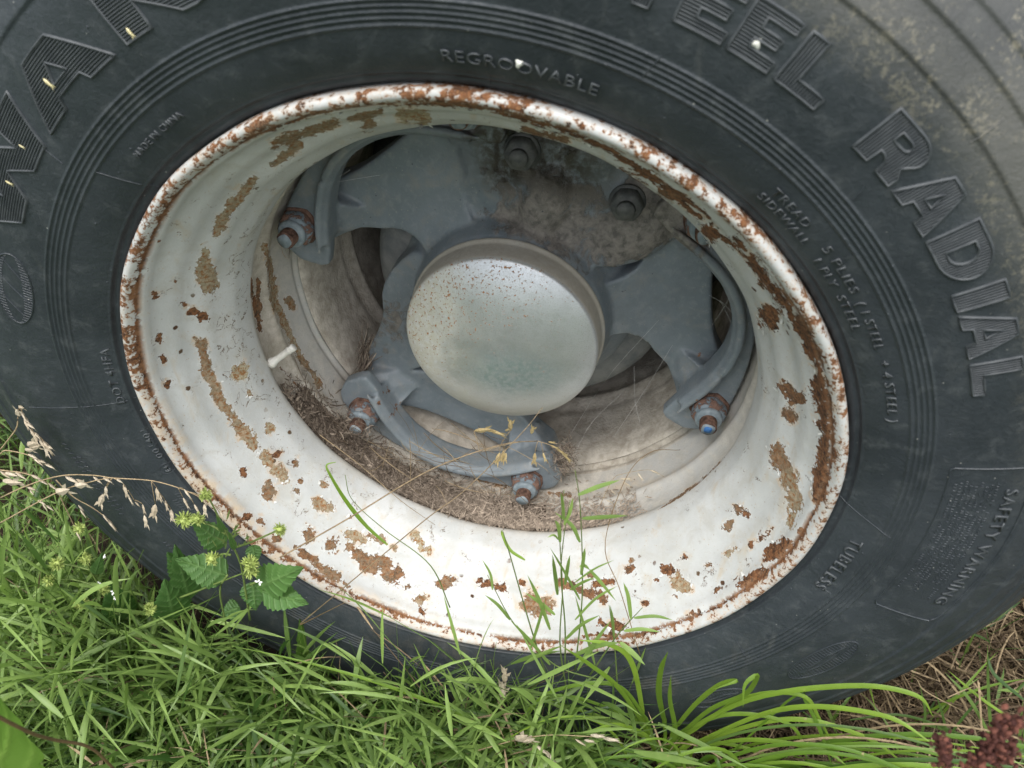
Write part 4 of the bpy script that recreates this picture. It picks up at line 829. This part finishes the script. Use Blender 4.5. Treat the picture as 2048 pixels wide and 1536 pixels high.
for k in range(270):
    far = rng.random() < .52; az = rng.uniform(-.7, .7) if rng.random() < .72 else rng.uniform(0, 2 * PI); L = rng.uniform(.22, .43) if not far else rng.uniform(.14, .28)
    b0 = base + (np.array([rng.normal() * .055 + .02, rng.normal() * .014 - .008, 0]) if not far else np.array([rng.uniform(.03, .34), rng.uniform(-.035, .03), 0]))
    dx, dy = math.cos(az), -abs(math.sin(az)) * .16 - .02; up = rng.uniform(.45, 1.0); t = np.linspace(0, 1, 20)
    P = np.stack([b0[0] + dx * L * (.22 * t + .70 * t ** 1.8), b0[1] + dy * L * t, L * (1.9 * up * t - (1.9 * up - rng.uniform(.0, .7)) * t ** 2.2) * 1.15], 1); P[:, 2] = np.maximum(P[:, 2], .004)
    if inside_tyre(P, -.002).any(): P[:, 1] -= .035
    if inside_tyre(P, -.002).any(): continue
    kk = rng.random(); mt = LGRASS if kk < .78 else (GRASS if kk < .92 else STRAW)
    blade_obj('blade', P, rng.uniform(.0013, .0028) if kk < .92 else rng.uniform(.0006, .0012), mt, clump, float(np.clip(rng.normal(.55, .3), 0, 1)))
place(clump, base.tolist())
# broad dead-straight blades at the right edge
edge = empty('broad_grass'); tag(edge, 'sparse broad blue-green grass blades standing in brown straw at the right edge', 'grass clump')
for pts, wd, tn, mt in (([(1985, 1490), (1978, 1400), (1975, 1290)], .0035, .4, GRASS), ([(1985, 1480), (1940, 1400), (1890, 1345)], .0036, .5, GRASS), ([(2040, 1450), (1960, 1395), (1895, 1340)], .003, .9, LGRASS), ([(1900, 1470), (1940, 1420), (1985, 1380)], .003, .1, GRASS), ([(2048, 1400), (1990, 1350), (1975, 1310)], .0035, .05, GRASS),
                        ([(1965, 1480), (1958, 1370), (1955, 1368)], .0022, .9, STRAW), ([(1834, 1360), (1855, 1385), (1945, 1432)], .0013, 1., STRAW), ([(1895, 1395), (1930, 1380), (1955, 1370)], .0013, .7, STRAW), ([(1700, 1440), (1800, 1430), (1900, 1460), (1960, 1490)], .003, .2, GRASS), ([(1820, 1536), (1850, 1440), (1840, 1370)], .0032, .3, GRASS), ([(1900, 1536), (1890, 1450), (1870, 1380)], .003, .2, GRASS), ([(2048, 1520), (2040, 1480), (2046, 1400)], .004, .3, GRASS)):
    P = px_line(pts, -.07, -.10, 14); blade_obj('blade', P, wd * .55, mt, edge, tn)
for k in range(60):
    b0 = np.array([rng.uniform(.40, .85), rng.uniform(-.05, .20), 0]); az = rng.uniform(0, 2 * PI); L = rng.uniform(.08, .2); t = np.linspace(0, 1, 10)
    P = np.stack([b0[0] + math.cos(az) * L * .7 * t ** 1.5, b0[1] + math.sin(az) * L * .6 * t ** 1.5, L * (.9 * t - .45 * t ** 2.3) + .002], 1)
    if inside_tyre(P).any(): continue
    blade_obj('blade', P, rng.uniform(.0012, .0024), [GRASS, LGRASS, STRAW][int(rng.integers(3))], edge, float(rng.random()))
place(edge, (.6, .05, 0))

# ---- grass stalk standing up in front of the rim
stalk = empty('grass_stalk'); tag(stalk, 'upright green grass stalks with narrow side leaves rising in front of the white rim', 'grass stalk')
def zline(pts, z0, z1=None, n=16): return px_line(pts, z0, z1, n)
ZS = .035
for pts in ([(1135, 1390), (1120, 1290), (1125, 1180), (1120, 1080), (1128, 980)], [(1150, 1340), (1162, 1230), (1165, 1140), (1160, 1010), (1150, 940)], [(1130, 1340), (1130, 1250), (1122, 1150), (1128, 1070), (1140, 1000)], [(1235, 1380), (1230, 1300), (1218, 1210)], [(1180, 1350), (1235, 1270), (1285, 1215)], [(1105, 1390), (1060, 1250), (1020, 1110), (1005, 1060)], [(1200, 1360), (1110, 1330), (1030, 1250), (975, 1150)]):
    mk_tube('stem', zline(pts, ZS), np.linspace(.0009, .0003, 16), STEM, stalk, 6)
leaf = [((1156, 990), (1240, 960), .0030), ((1164, 1037), (1255, 1031), .0028), ((1160, 1085), (1110, 1025), .0028), ((1128, 1040), (1122, 985), .0022), ((1128, 1050), (1146, 995), .0024), ((1120, 1085), (1110, 1040), .0028), ((1118, 1080), (1095, 1075), .0016), ((1162, 1150), (1170, 1095), .0026), ((1160, 1135), (1180, 1140), .0028), ((1180, 1140), (1232, 1202), .0026),
        ((1150, 1240), (1235, 1172), .0020), ((1262, 1238), (1247, 1165), .0030), ((1268, 1236), (1345, 1240), .0026), ((1248, 1262), (1320, 1264), .0030), ((1228, 1275), (1220, 1210), .0020), ((1115, 1190), (1105, 1110), .0030), ((1140, 1180), (1190, 1155), .0022), ((1100, 1260), (1055, 1150), .0032), ((1130, 1280), (1200, 1230), .0028), ((1110, 1230), (1050, 1185), .0030), ((1150, 1310), (1240, 1285), .0040), ((1240, 1285), (1290, 1330), .0044),
        ((1160, 1200), (1100, 1095), .0020), ((1130, 1170), (1140, 1110), .0026), ((1100, 1330), (1020, 1240), .0030), ((1060, 1300), (1090, 1200), .0024), ((1190, 1330), (1150, 1190), .0024), ((985, 1180), (965, 1120), .0020), ((1020, 1240), (970, 1190), .0028), ((1150, 1165), (1228, 1120), .0014)]
for (x0, y0), (x1, y1), wd in leaf:
    P = zline([(x0, y0), ((x0 + x1) / 2 + rng.normal() * 3, (y0 + y1) / 2 - 4 + rng.normal() * 2), (x1, y1)], ZS + .002, ZS + rng.uniform(-.004, .012), 12); blade_obj('leaf', P, wd * .62, GRASS, stalk, float(rng.uniform(.55, 1)))
place(stalk, ground_below(px_at(1140, 1390, ZS)))

# ---- tall thin stems crossing the rim
def crossing(pts, z0, z1, label, mat, leaves=(), rad=.00045):
    o = mk_tube('dry_stem', px_line(pts, z0, z1, 30), np.linspace(rad * 1.3, rad * .6, 30), mat, None, 6, .6); tag(o, label, 'grass stem'); return o
crossing([(600, 1250), (700, 1170), (560, 1110)][:1] + [(640, 1230), (690, 1205)], .04, .05, 'short brown stem against the black tyre below the weed', REDSTEM)
crossing([(560, 1115), (700, 1035), (860, 940), (1000, 890), (1075, 882)], .05, -.06, 'long tan grass stem slanting across the rim towards the hub', STRAW, rad=.0006)
crossing([(600, 1248), (700, 1165), (850, 1040), (930, 980), (1040, 870), (1085, 815)], .03, -.05, 'thin straw-coloured stem rising from the tyre to the hub cap', STRAW, rad=.0005)
crossing([(900, 1215), (860, 1130), (770, 1060), (705, 1000), (690, 950)], .02, .0, 'thin green stem leaning left over the bottom of the rim', STEM, rad=.0005)
crossing([(1280, 1310), (1240, 1180), (1210, 1090), (1250, 960), (1300, 905), (1360, 900)], .02, -.10, 'brown hair-thin stem arching over the lower right of the rim', REDSTEM, rad=.0004)
crossing([(640, 870), (720, 930), (800, 1000), (870, 1050)], -.11, -.09, 'dry straw lying down the inside of the rim under the left stud', STRAW, rad=.0005)
lf = blade_obj('grass_leaf', px_line([(775, 1090), (730, 1050), (690, 1000), (660, 950), (653, 930), (672, 924)], .02, .0, 18), .0022, LGRASS, None, .6, shape=([0, .3, .6, 1], [.5, 1, .6, .15])); tag(lf, 'yellow-green grass leaf with a brown curled tip over the lower left rim', 'grass leaf')
lf = blade_obj('grass_leaf', px_line([(1050, 1120), (1020, 1100), (1005, 1070), (1002, 1060)], .02, .0, 12), .0016, LGRASS, None, .8); tag(lf, 'small yellowish grass tip against the white rim left of the green stalks', 'grass leaf')

# ---- seed heads
def spikelet(c, d, L, wd, parent, mat=SEED, tint=.6, name='spikelet'):
    d = np.array(d, float); d /= np.linalg.norm(d) + 1e-9; a = np.cross(d, [0.3, 1, .2]); a /= np.linalg.norm(a); b = np.cross(d, a); V = [c]; prof_ = [(.12, .55), (.35, 1.), (.62, .75), (.85, .28)]
    for t, r in prof_:
        for k in range(5): th = 2 * PI * k / 5; V.append(c + d * L * t + (a * math.cos(th) + b * .6 * math.sin(th)) * wd * r)
    V.append(c + d * L); m = len(prof_); F = [[0, 1 + k, 1 + (k + 1) % 5] for k in range(5)]
    for i in range(m - 1): F += [[1 + i * 5 + k, 1 + (i + 1) * 5 + k, 1 + (i + 1) * 5 + (k + 1) % 5, 1 + i * 5 + (k + 1) % 5] for k in range(5)]
    F += [[1 + (m - 1) * 5 + k, 1 + m * 5, 1 + (m - 1) * 5 + (k + 1) % 5] for k in range(5)]
    # two spread glumes make the forked tip
    V = np.array(V); n0 = len(V); ex = []
    for sg in (-1, 1): ex += [c + d * L * .55, c + d * L * .75 + a * sg * wd * 1.2, c + d * L * 1.12 + a * sg * wd * 1.5, c + d * L * .8 + a * sg * wd * .3]
    V = np.vstack([V, ex]); F += [[n0, n0 + 1, n0 + 2, n0 + 3], [n0 + 4, n0 + 5, n0 + 6, n0 + 7]]
    return mk(name, V, F, mat, parent, False, {'tint': np.full(len(V), tint)})
def panicle(label, stem, spik, z, parentname='seed_head', scale=1., rad=.0007, mat=STRAW, smat=SEED, z1=None):
    e = empty(parentname); tag(e, label, 'grass seed head'); z1 = z if z1 is None else z1
    mk_tube('stem', px_line(stem, z, z1, 34), np.linspace(rad, rad * .55, 34), mat, e, 6, .9)
    for (x0, y0, x1, y1, *bx) in spik:
        a = px_at(x0, y0, z); b = px_at(x1, y1, z + .004); L = np.linalg.norm(b - a)
        if bx:
            c = px_at(bx[0], bx[1], z + .002); mk_tube('branchlet', smooth_curve(np.array([c, (c + a) / 2 + [0, 0, .001], a]), 6), .00035, mat, e, 5, .9)
        spikelet(a, b - a, L, max(.0014, L * .17) * scale, e, smat, float(rng.uniform(.3, 1)))
    place(e, ground_below(px_at(*stem[0], z)))
    return e
Z0 = .03
panicle('long arching pale seed head with hanging forked spikelets in front of the tyre', [(0, 996), (45, 975), (90, 959), (135, 950), (191, 951), (225, 956), (301, 961), (355, 975), (393, 991), (427, 1009), (447, 1038)],
        [(207, 988, 197, 1014, 225, 956), (212, 972, 212, 994, 225, 956), (247, 968, 256, 996, 228, 957), (256, 990, 266, 1010, 247, 968), (270, 1003, 280, 1014, 256, 980), (285, 1008, 290, 1028, 270, 1000), (289, 1030, 294, 1056, 286, 1018), (311, 1008, 306, 1038, 303, 965), (313, 975, 318, 1002, 303, 963), (318, 985, 325, 1004, 313, 975), (330, 1000, 336, 1022, 318, 985), (342, 1018, 346, 1044, 332, 1005),
         (366, 995, 378, 1018, 356, 976), (368, 978, 382, 998, 357, 976), (388, 1008, 400, 1030, 375, 985), (404, 994, 414, 1012, 380, 984), (409, 1008, 411, 1032, 395, 992), (440, 1020, 448, 1042, 427, 1009), (130, 953, 160, 968), (152, 958, 182, 975), (186, 953, 205, 968), (206, 955, 225, 966), (232, 958, 246, 966)], Z0)
panicle('straight pale stem rising to the right from the left edge', [(0, 1046), (112, 986), (180, 964), (225, 955)], [(112, 986, 140, 978), (150, 972, 175, 968)], Z0 + .01)
panicle('thick upright bleached seed head bending over at the left edge of the tyre', [(0, 900), (20, 875), (34, 854), (36, 830), (40, 815), (46, 828), (58, 846), (66, 862), (84, 878), (95, 895), (107, 912)],
        [(38, 814, 48, 816), (38, 832, 34, 818), (42, 822, 52, 842), (46, 832, 60, 848), (48, 838, 58, 860), (52, 845, 70, 858), (60, 858, 76, 882), (68, 864, 82, 880), (78, 876, 90, 898), (84, 880, 106, 910), (70, 868, 74, 890), (90, 890, 96, 914), (94, 892, 106, 898)], Z0, scale=1.3)
panicle('low drooping seed head crossing the grass at the far left', [(0, 908), (13, 901), (56, 910), (74, 923), (108, 937)], [(56, 908, 76, 918), (66, 914, 86, 932), (74, 920, 92, 926), (88, 926, 110, 938), (50, 900, 68, 900), (60, 896, 80, 892), (55, 892, 75, 884)], Z0 - .01)
panicle('pale seed head lying along the left edge under the arching one', [(0, 940), (45, 946), (79, 957), (112, 977)], [(0, 942, 22, 958), (10, 946, 36, 952), (30, 944, 54, 960), (62, 950, 84, 960), (74, 956, 96, 970), (96, 966, 116, 982), (5, 962, 45, 966), (34, 964, 50, 970)], Z0 - .01)
panicle('thin stem with one drooping spikelet among the left grass', [(117, 984), (125, 1003), (135, 1024), (146, 1047), (155, 1066)], [(152, 1062, 162, 1082), (148, 1050, 158, 1058)], Z0)
panicle('short seed head hanging against the lower left tyre edge', [(112, 960), (146, 993), (184, 1015), (213, 1036), (233, 1058)], [(205, 1028, 218, 1046), (213, 1036, 232, 1062), (160, 1018, 172, 1036), (156, 1010, 168, 1022), (75, 1000, 92, 1010), (84, 1004, 94, 1022), (92, 1010, 108, 1022), (55, 975, 72, 980), (60, 980, 68, 990)], Z0)
for nm, (x, y) in zip(range(3), ((1000, 870), (1090, 860), (1040, 890))): pass
panicle('golden oat-like seed head drooping over the lower hub spoke', [(1075, 882), (1040, 884), (1000, 892), (960, 905)], [(948, 862, 985, 858, 960, 905), (975, 858, 1012, 872), (1020, 862, 1022, 838, 1000, 892), (1062, 868, 1068, 852), (1010, 862, 1020, 858)], -.10, rad=.0004, smat=OAT, scale=.8)
panicle('golden hanging spikelets beside the lowest wheel stud', [(1075, 882), (1100, 890), (1125, 905), (1140, 925)], [(1070, 905, 1068, 930, 1075, 884), (1086, 905, 1092, 924, 1082, 884), (1100, 890, 1118, 898), (1110, 894, 1130, 910), (1124, 904, 1142, 924), (1096, 884, 1112, 886), (1118, 900, 1136, 912), (1000, 905, 990, 930, 1000, 892), (1008, 900, 1002, 926, 1004, 890), (1012, 905, 1010, 925, 1008, 890)], -.10, rad=.0004, smat=OAT, scale=.9)
panicle('fine brown seed head hanging on the lower right inside of the rim', [(1200, 1010), (1225, 960), (1245, 948), (1300, 940), (1330, 955)], [(1244, 962, 1262, 974), (1240, 958, 1264, 958), (1275, 945, 1286, 962), (1300, 940, 1318, 948), (1212, 1000, 1226, 1006), (1222, 980, 1232, 990)], -.08, rad=.0003, scale=.7)
panicle('bleached seed spray in the grass at the bottom centre', [(850, 1536), (920, 1512), (980, 1494), (1040, 1478), (1100, 1470), (1160, 1472), (1225, 1476)], [(1070, 1490, 1100, 1512, 1050, 1478), (1090, 1500, 1110, 1528), (1150, 1478, 1172, 1492), (1168, 1480, 1190, 1484), (1180, 1470, 1212, 1474), (1205, 1476, 1240, 1482), (1040, 1482, 1070, 1478), (1030, 1480, 1056, 1470)], .10)
panicle('slim dry seed stalk leaning upright in front of the lower tyre', [(985, 1520), (1000, 1440), (1008, 1380), (1012, 1340)], [(1004, 1400, 1008, 1372), (1008, 1385, 1004, 1362), (1008, 1365, 1012, 1342), (1010, 1350, 1008, 1334)], .05, rad=.0005, scale=.7)

# ---- serrated weeds with burrs
def weed_leaf(base_px, tip_px, wpx, z0, z1, parent, tint, teeth=9, mat=WEED, name='leaf', curl=.12, cut=None):
    b, t = px_at(*base_px, z0), px_at(*tip_px, z1); d = t - b; L = np.linalg.norm(d); d /= L; cdir = np.array([cpos.x, cpos.y, cpos.z]) - (b + t) / 2; cdir /= np.linalg.norm(cdir)
    s_ = np.cross(d, cdir); s_ /= np.linalg.norm(s_); nn = np.cross(s_, d); wd = wpx * .5 * np.linalg.norm(np.array([cpos.x, cpos.y, cpos.z]) - (b + t) / 2) / FPX / 1.1
    m, q = 46, 13; V = []; vn = []
    for i in range(m):
        u = i / (m - 1); prof_ = np.interp(u, [0, .06, .2, .38, .6, .82, 1], [.05, .62, .98, 1, .74, .36, .02]); tooth = 1 - .24 * abs(((u * teeth) % 1) - .15) * (u < .97)
        for j in range(q):
            v = -1 + 2 * j / (q - 1); x = v * wd * prof_ * (tooth if abs(v) > .95 else 1); rib = abs(v); ph = (u * teeth * .8 - rib * 1.1) % 1
            vein = max(math.exp(-(rib / .05) ** 2), math.exp(-(min(ph, 1 - ph) / .09) ** 2) * .8)
            h = -curl * wd * (v * v) * .8 + L * .04 * math.sin(u * 3.0) + wd * .02 * math.sin(u * 17 + v * 5) - wd * .03 * (1 - vein)
            V.append(b + d * L * u + s_ * x + nn * h); vn.append(vein)
    F = [[i * q + j, i * q + j + 1, (i + 1) * q + j + 1, (i + 1) * q + j] for i in range(m - 1) for j in range(q - 1)]
    return mk(name, np.array(V), F, mat, parent, True, {'tint': np.full(len(V), tint), 'vein': np.array(vn)})
def burr(pxy, rpx, z, parent, tint=.6):
    c = px_at(*pxy, z); r = rpx * .00052; s = Soup(); K = 90; g = rng.normal(size=(K, 3)); g /= np.linalg.norm(g, axis=1, keepdims=True)
    bmx = bmesh.new(); bmesh.ops.create_icosphere(bmx, subdivisions=2, radius=r * .52); vv = np.array([v.co[:] for v in bmx.verts]); ff = np.array([[v.index for v in f.verts] + [f.verts[0].index] for f in bmx.faces]); bmx.free()
    s.add(vv + c, ff, .75)
    t = np.linspace(0, 1, 4); P = c + g[:, None] * (r * (.45 + .6 * t))[None, :, None]; P[..., 2] += (r * .18 * t ** 2)[None] * rng.normal(size=(K, 1)); sd_ = np.cross(g, rng.normal(size=(K, 3))); sd_ /= np.linalg.norm(sd_, axis=1, keepdims=True)
    v, f = blades(P, np.broadcast_to(np.array([.14, .11, .07, .02]) * r, (K, 4)), np.repeat(sd_[:, None], 4, 1), .3); s.add(v, f, np.repeat(rng.uniform(.3, 1, K), 12))
    return mk('burr', np.vstack(s.V), clean_quads(np.vstack(s.F)), BURR, parent, False, {'tint': np.concatenate(s.A)})
def flower(pxy, z, parent, r=.0032):
    c = px_at(*pxy, z); V = []; F = []; ax = np.array([.1, -.75, .65]) + rng.normal(size=3) * .35; ax /= np.linalg.norm(ax); u = np.cross(ax, [0, 0, 1]); u /= np.linalg.norm(u); w_ = np.cross(u, ax); th0 = rng.uniform(0, 6)
    for k in range(5):
        if k == 4 and rng.random() < .5: continue
        th = th0 + k * 1.257 + rng.normal() * .15; d = u * math.cos(th) + w_ * math.sin(th); e = np.cross(d, ax); n0 = len(V); q = r * rng.uniform(.8, 1.2)
        V += [c + d * q * .12, c + d * q * .45 + e * q * .24, c + d * q * .85 + e * q * .26 + ax * q * .12, c + d * q * 1.1 + ax * q * .05, c + d * q * .85 - e * q * .26 + ax * q * .12, c + d * q * .45 - e * q * .24]; F.append([n0 + j for j in range(6)])
    return mk('flower', np.array(V), F, PETAL, parent, False)
ZW = .05
wd1 = empty('burr_weed'); tag(wd1, 'weed with serrated dark green leaves and spiky green burrs leaning on the lower left rim', 'weed')
for pts in ([(500, 1240), (492, 1190), (482, 1130), (462, 1085), (440, 1040), (425, 1010), (414, 990)], [(470, 1095), (500, 1085), (530, 1072), (556, 1060)], [(452, 1068), (425, 1052), (398, 1042)], [(462, 1110), (445, 1108), (428, 1116)], [(486, 1150), (498, 1135)], [(500, 1170), (560, 1140)][:2], [(360, 1195), (400, 1180), (450, 1160), (490, 1145)], [(455, 1150), (440, 1180), (450, 1240), (470, 1330)]):
    mk_tube('stem', px_line(pts, ZW, ZW, 16), np.linspace(.0012, .0007, 16), STEM, wd1, 7, .7)
for b_, t_, wp, tn, dz in (((452, 1092), (382, 1040), 62, .3, -.015), ((456, 1152), (350, 1118), 74, .45, -.012), ((512, 1176), (605, 1136), 84, .6, .0), ((524, 1182), (616, 1208), 66, .5, .006), ((505, 1165), (512, 1222), 56, .2, -.01), ((505, 1090), (512, 1130), 34, .4, -.01), ((448, 1065), (432, 1030), 16, .6, 0), ((470, 1100), (455, 1060), 14, .7, .002), ((380, 1200), (350, 1090), 66, .1, -.02), ((480, 1215), (440, 1230), 46, .2, -.02)):
    weed_leaf(b_, t_, wp, ZW + dz, ZW + dz + .012, wd1, tn)
for (p, r) in (((368, 1040), 15), ((395, 1038), 13), ((412, 990), 11), ((560, 1059), 11), ((425, 1117), 13), ((499, 1128), 16), ((503, 1142), 14)): burr(p, r * 1.05, ZW + .006, wd1)
for k in range(22):        # small bracts and buds along the flowering stem
    x, y = 462 + rng.normal() * 18, 1085 + rng.normal() * 22; P = px_line([(x, y), (x + rng.normal() * 12, y - rng.uniform(4, 22))], ZW + .004, ZW + .008, 6); blade_obj('bract', P, .0010, STEM, wd1, float(rng.random()))
flower((517, 1165), ZW + .012, wd1, .0032); place(wd1, ground_below(px_at(500, 1240, ZW)))
wd2 = empty('burr_weed'); tag(wd2, 'smaller burr weed with tiny white flowers half sunk in the grass at left', 'weed')
for pts in ([(240, 1230), (205, 1180), (180, 1140), (168, 1110), (160, 1060)], [(200, 1175), (150, 1160), (105, 1160)], [(180, 1140), (140, 1130), (118, 1128)], [(240, 1230), (200, 1215), (165, 1205)], [(260, 1240), (290, 1220)]):
    mk_tube('stem', px_line(pts, ZW, ZW, 14), np.linspace(.0011, .0006, 14), STEM, wd2, 7, .7)
for (p, r) in (((158, 1056), 11), ((170, 1117), 13), ((115, 1128), 14), ((97, 1161), 13), ((162, 1206), 15), ((209, 1180), 11), ((300, 1218), 13)): burr(p, r * 1.02, ZW + .012, wd2)
for b_, t_, wp, tn, dz in (((250, 1240), (215, 1165), 70, .1, -.01), ((350, 1240), (330, 1160), 80, .15, -.01), ((370, 1150), (335, 1105), 50, .1, -.015), ((190, 1150), (205, 1105), 26, .4, 0)): weed_leaf(b_, t_, wp, ZW + dz, ZW + dz + .01, wd2, tn)
for p in ((210, 1112), (198, 1165), (224, 1185), (230, 1196), (292, 1382), (330, 1388), (338, 1380), (219, 1338)): flower(p, ZW + .02, wd2, .0024)
place(wd2, ground_below(px_at(240, 1240, ZW)))
# broad plain leaves
bl = weed_leaf((625, 1340), (600, 1242), 54, .012, .016, None, .15, 3, DOCK, 'broad_leaf', .25); tag(bl, 'broad rounded green leaf upright against the tyre below the weed', 'leaf')
bl = weed_leaf((640, 1462), (628, 1362), 44, .02, .035, None, .7, 5, DOCK, 'broad_leaf', .3); tag(bl, 'oval bright green leaf at the dark gap under the tyre', 'leaf')
dk = empty('dock_plant'); tag(dk, 'large yellow-green dock leaf cut by the bottom left corner with a reddish stem', 'weed')
weed_leaf((4, 1660), (-10, 1400), 165, .30, .28, dk, .9, 4, DOCK, 'leaf', .30); weed_leaf((200, 1600), (228, 1505), 34, .15, .17, dk, .9, 3, DOCK, 'leaf', .3)
mk_tube('stem', px_line([(-20, 1425), (60, 1465), (110, 1480), (180, 1495), (230, 1540)], .305, .24, 20), .0011, REDSTEM, dk, 8, .4); place(dk, ground_below(px_at(30, 1620, .16)))

# ---- brown seed clusters at the bottom right, close to the lens
bs = empty('brown_seed_head'); tag(bs, 'blurred red-brown dock seed head close to the lens in the bottom right corner', 'seed head')
s = Soup(); bmx = bmesh.new(); bmesh.ops.create_icosphere(bmx, subdivisions=1, radius=1); vv = np.array([v.co[:] for v in bmx.verts]); ff = np.array([[v.index for v in f.verts] + [f.verts[0].index] for f in bmx.faces]); bmx.free()
def cluster(pts, n, spread, zc):
    s = Soup()
    for _ in range(n):
        t = rng.random() * (len(pts) - 1); i = int(t); f = t - i; p = np.array(pts[i]) * (1 - f) + np.array(pts[i + 1]) * f; c = px_at(p[0] + rng.normal() * spread, p[1] + rng.normal() * spread, zc + rng.normal() * .004)
        Rm = np.linalg.qr(rng.normal(size=(3, 3)))[0]; s.add((vv * np.array([.0022, .0012, .0016]) * rng.uniform(.7, 1.25)) @ Rm + c, ff, rng.random() ** 2)
    return mk('seed_cluster', np.vstack(s.V), clean_quads(np.vstack(s.F)), BROWNSEED, bs, False, {'tint': np.concatenate(s.A)})
ZB = .20
cluster([(1886, 1470), (1890, 1530)], 90, 8, ZB); cluster([(2035, 1440), (2000, 1460), (1985, 1490)], 160, 12, ZB); cluster([(1940, 1525), (1985, 1510), (2030, 1500)], 220, 13, ZB)
for pts in ([(1900, 1700), (1888, 1560), (1886, 1470)], [(2010, 1700), (2000, 1560), (1985, 1490), (2030, 1440)], [(2010, 1700), (1960, 1530)]): mk_tube('stem', px_line(pts, ZB - .01, ZB, 14), .0011, REDSTEM, bs, 7, .3)
place(bs, ground_below(px_at(2000, 1700, ZB)))

# ---- seeds and droppings stuck on the tyre
def on_side(px, py):
    z = .015
    for _ in range(4): p = px_at(px, py, z); r = math.hypot(p[0], p[2] - H); z = float(side_z(r))
    return px_at(px, py, z + .0009)
for (x, y, ang, L, lb) in ((259, 64, 65, .0072, 'yellow grass seed stuck on the tyre beside the letter stem near the top left'), (96, 166, 55, .0088, 'yellow husk lying on the raised letter A of the tyre'), (43, 293, 40, .0048, 'white grass seed on the upper part of the letter W'), (18, 366, 40, .0062, 'white seed on the letter W at the left edge')):
    c = on_side(x, y); a = math.radians(ang); d = cvec(math.cos(a), math.sin(a), 0); d = np.array(d); d[1] *= .2; o = spikelet(c - d * L / 2, d, L, L * .22, None, HUSK, .6, 'grass_seed'); tag(o, lb, 'grass seed', 'loose seeds on the tyre')
def splat(px, py, r, lb):
    c = on_side(px, py); V = [c + np.array([0, -.0012, .0004])]; n = 14
    for k in range(n): t = 2 * PI * k / n; q = r * (1 + .3 * math.sin(3 * t + px) + .15 * math.sin(7 * t)); V.append(c + np.array([math.cos(t) * q, .0008, math.sin(t) * q]))
    for k in range(n): t = 2 * PI * k / n; V.append(c + np.array([math.cos(t) * r * .5, -.0009, math.sin(t) * r * .5]))
    F = [[1 + k, 1 + (k + 1) % n, 1 + n + (k + 1) % n, 1 + n + k] for k in range(n)] + [[1 + n + k, 1 + n + (k + 1) % n, 0] for k in range(n)]
    tag(mk('bird_dropping', np.array(V), F, SPOT), lb, 'bird dropping')
splat(1513, 88, .0027, 'white dropping on the second E of the raised STEEL lettering'); splat(1038, 127, .0026, 'white dropping on the double O of the raised word REGROOVABLE')

# ---- cobweb strands
WEB = mat_plain('web_silk', (.45, .44, .42), (.6, .6, .58), 200, .5, .0001)
cw = empty('cobweb'); tag(cw, 'fine cobweb strands stretched between the hub and the lower right spoke', 'cobweb')
for pts, za, zb in (([(1318, 640), (1215, 755), (1137, 875)], -.20, -.19), ([(1268, 730), (1270, 800), (1280, 845)], -.22, -.19), ([(1245, 785), (1180, 850), (1140, 930)], -.21, -.18), ([(1345, 690), (1290, 780), (1230, 870)], -.20, -.20), ([(1440, 600), (1460, 640), (1468, 660)], -.20, -.19), ([(1418, 590), (1450, 610), (1475, 640)], -.20, -.19), ([(1424, 650), (1448, 615), (1460, 590)], -.2, -.2), ([(520, 395), (640, 370), (760, 350)], -.17, -.20), ([(700, 340), (600, 400), (520, 420)], -.19, -.19)):
    mk_tube('strand', px_line(pts, za, zb, 8), .00012, WEB, cw, 5)
place(cw, px_at(1260, 760, -.2).tolist())
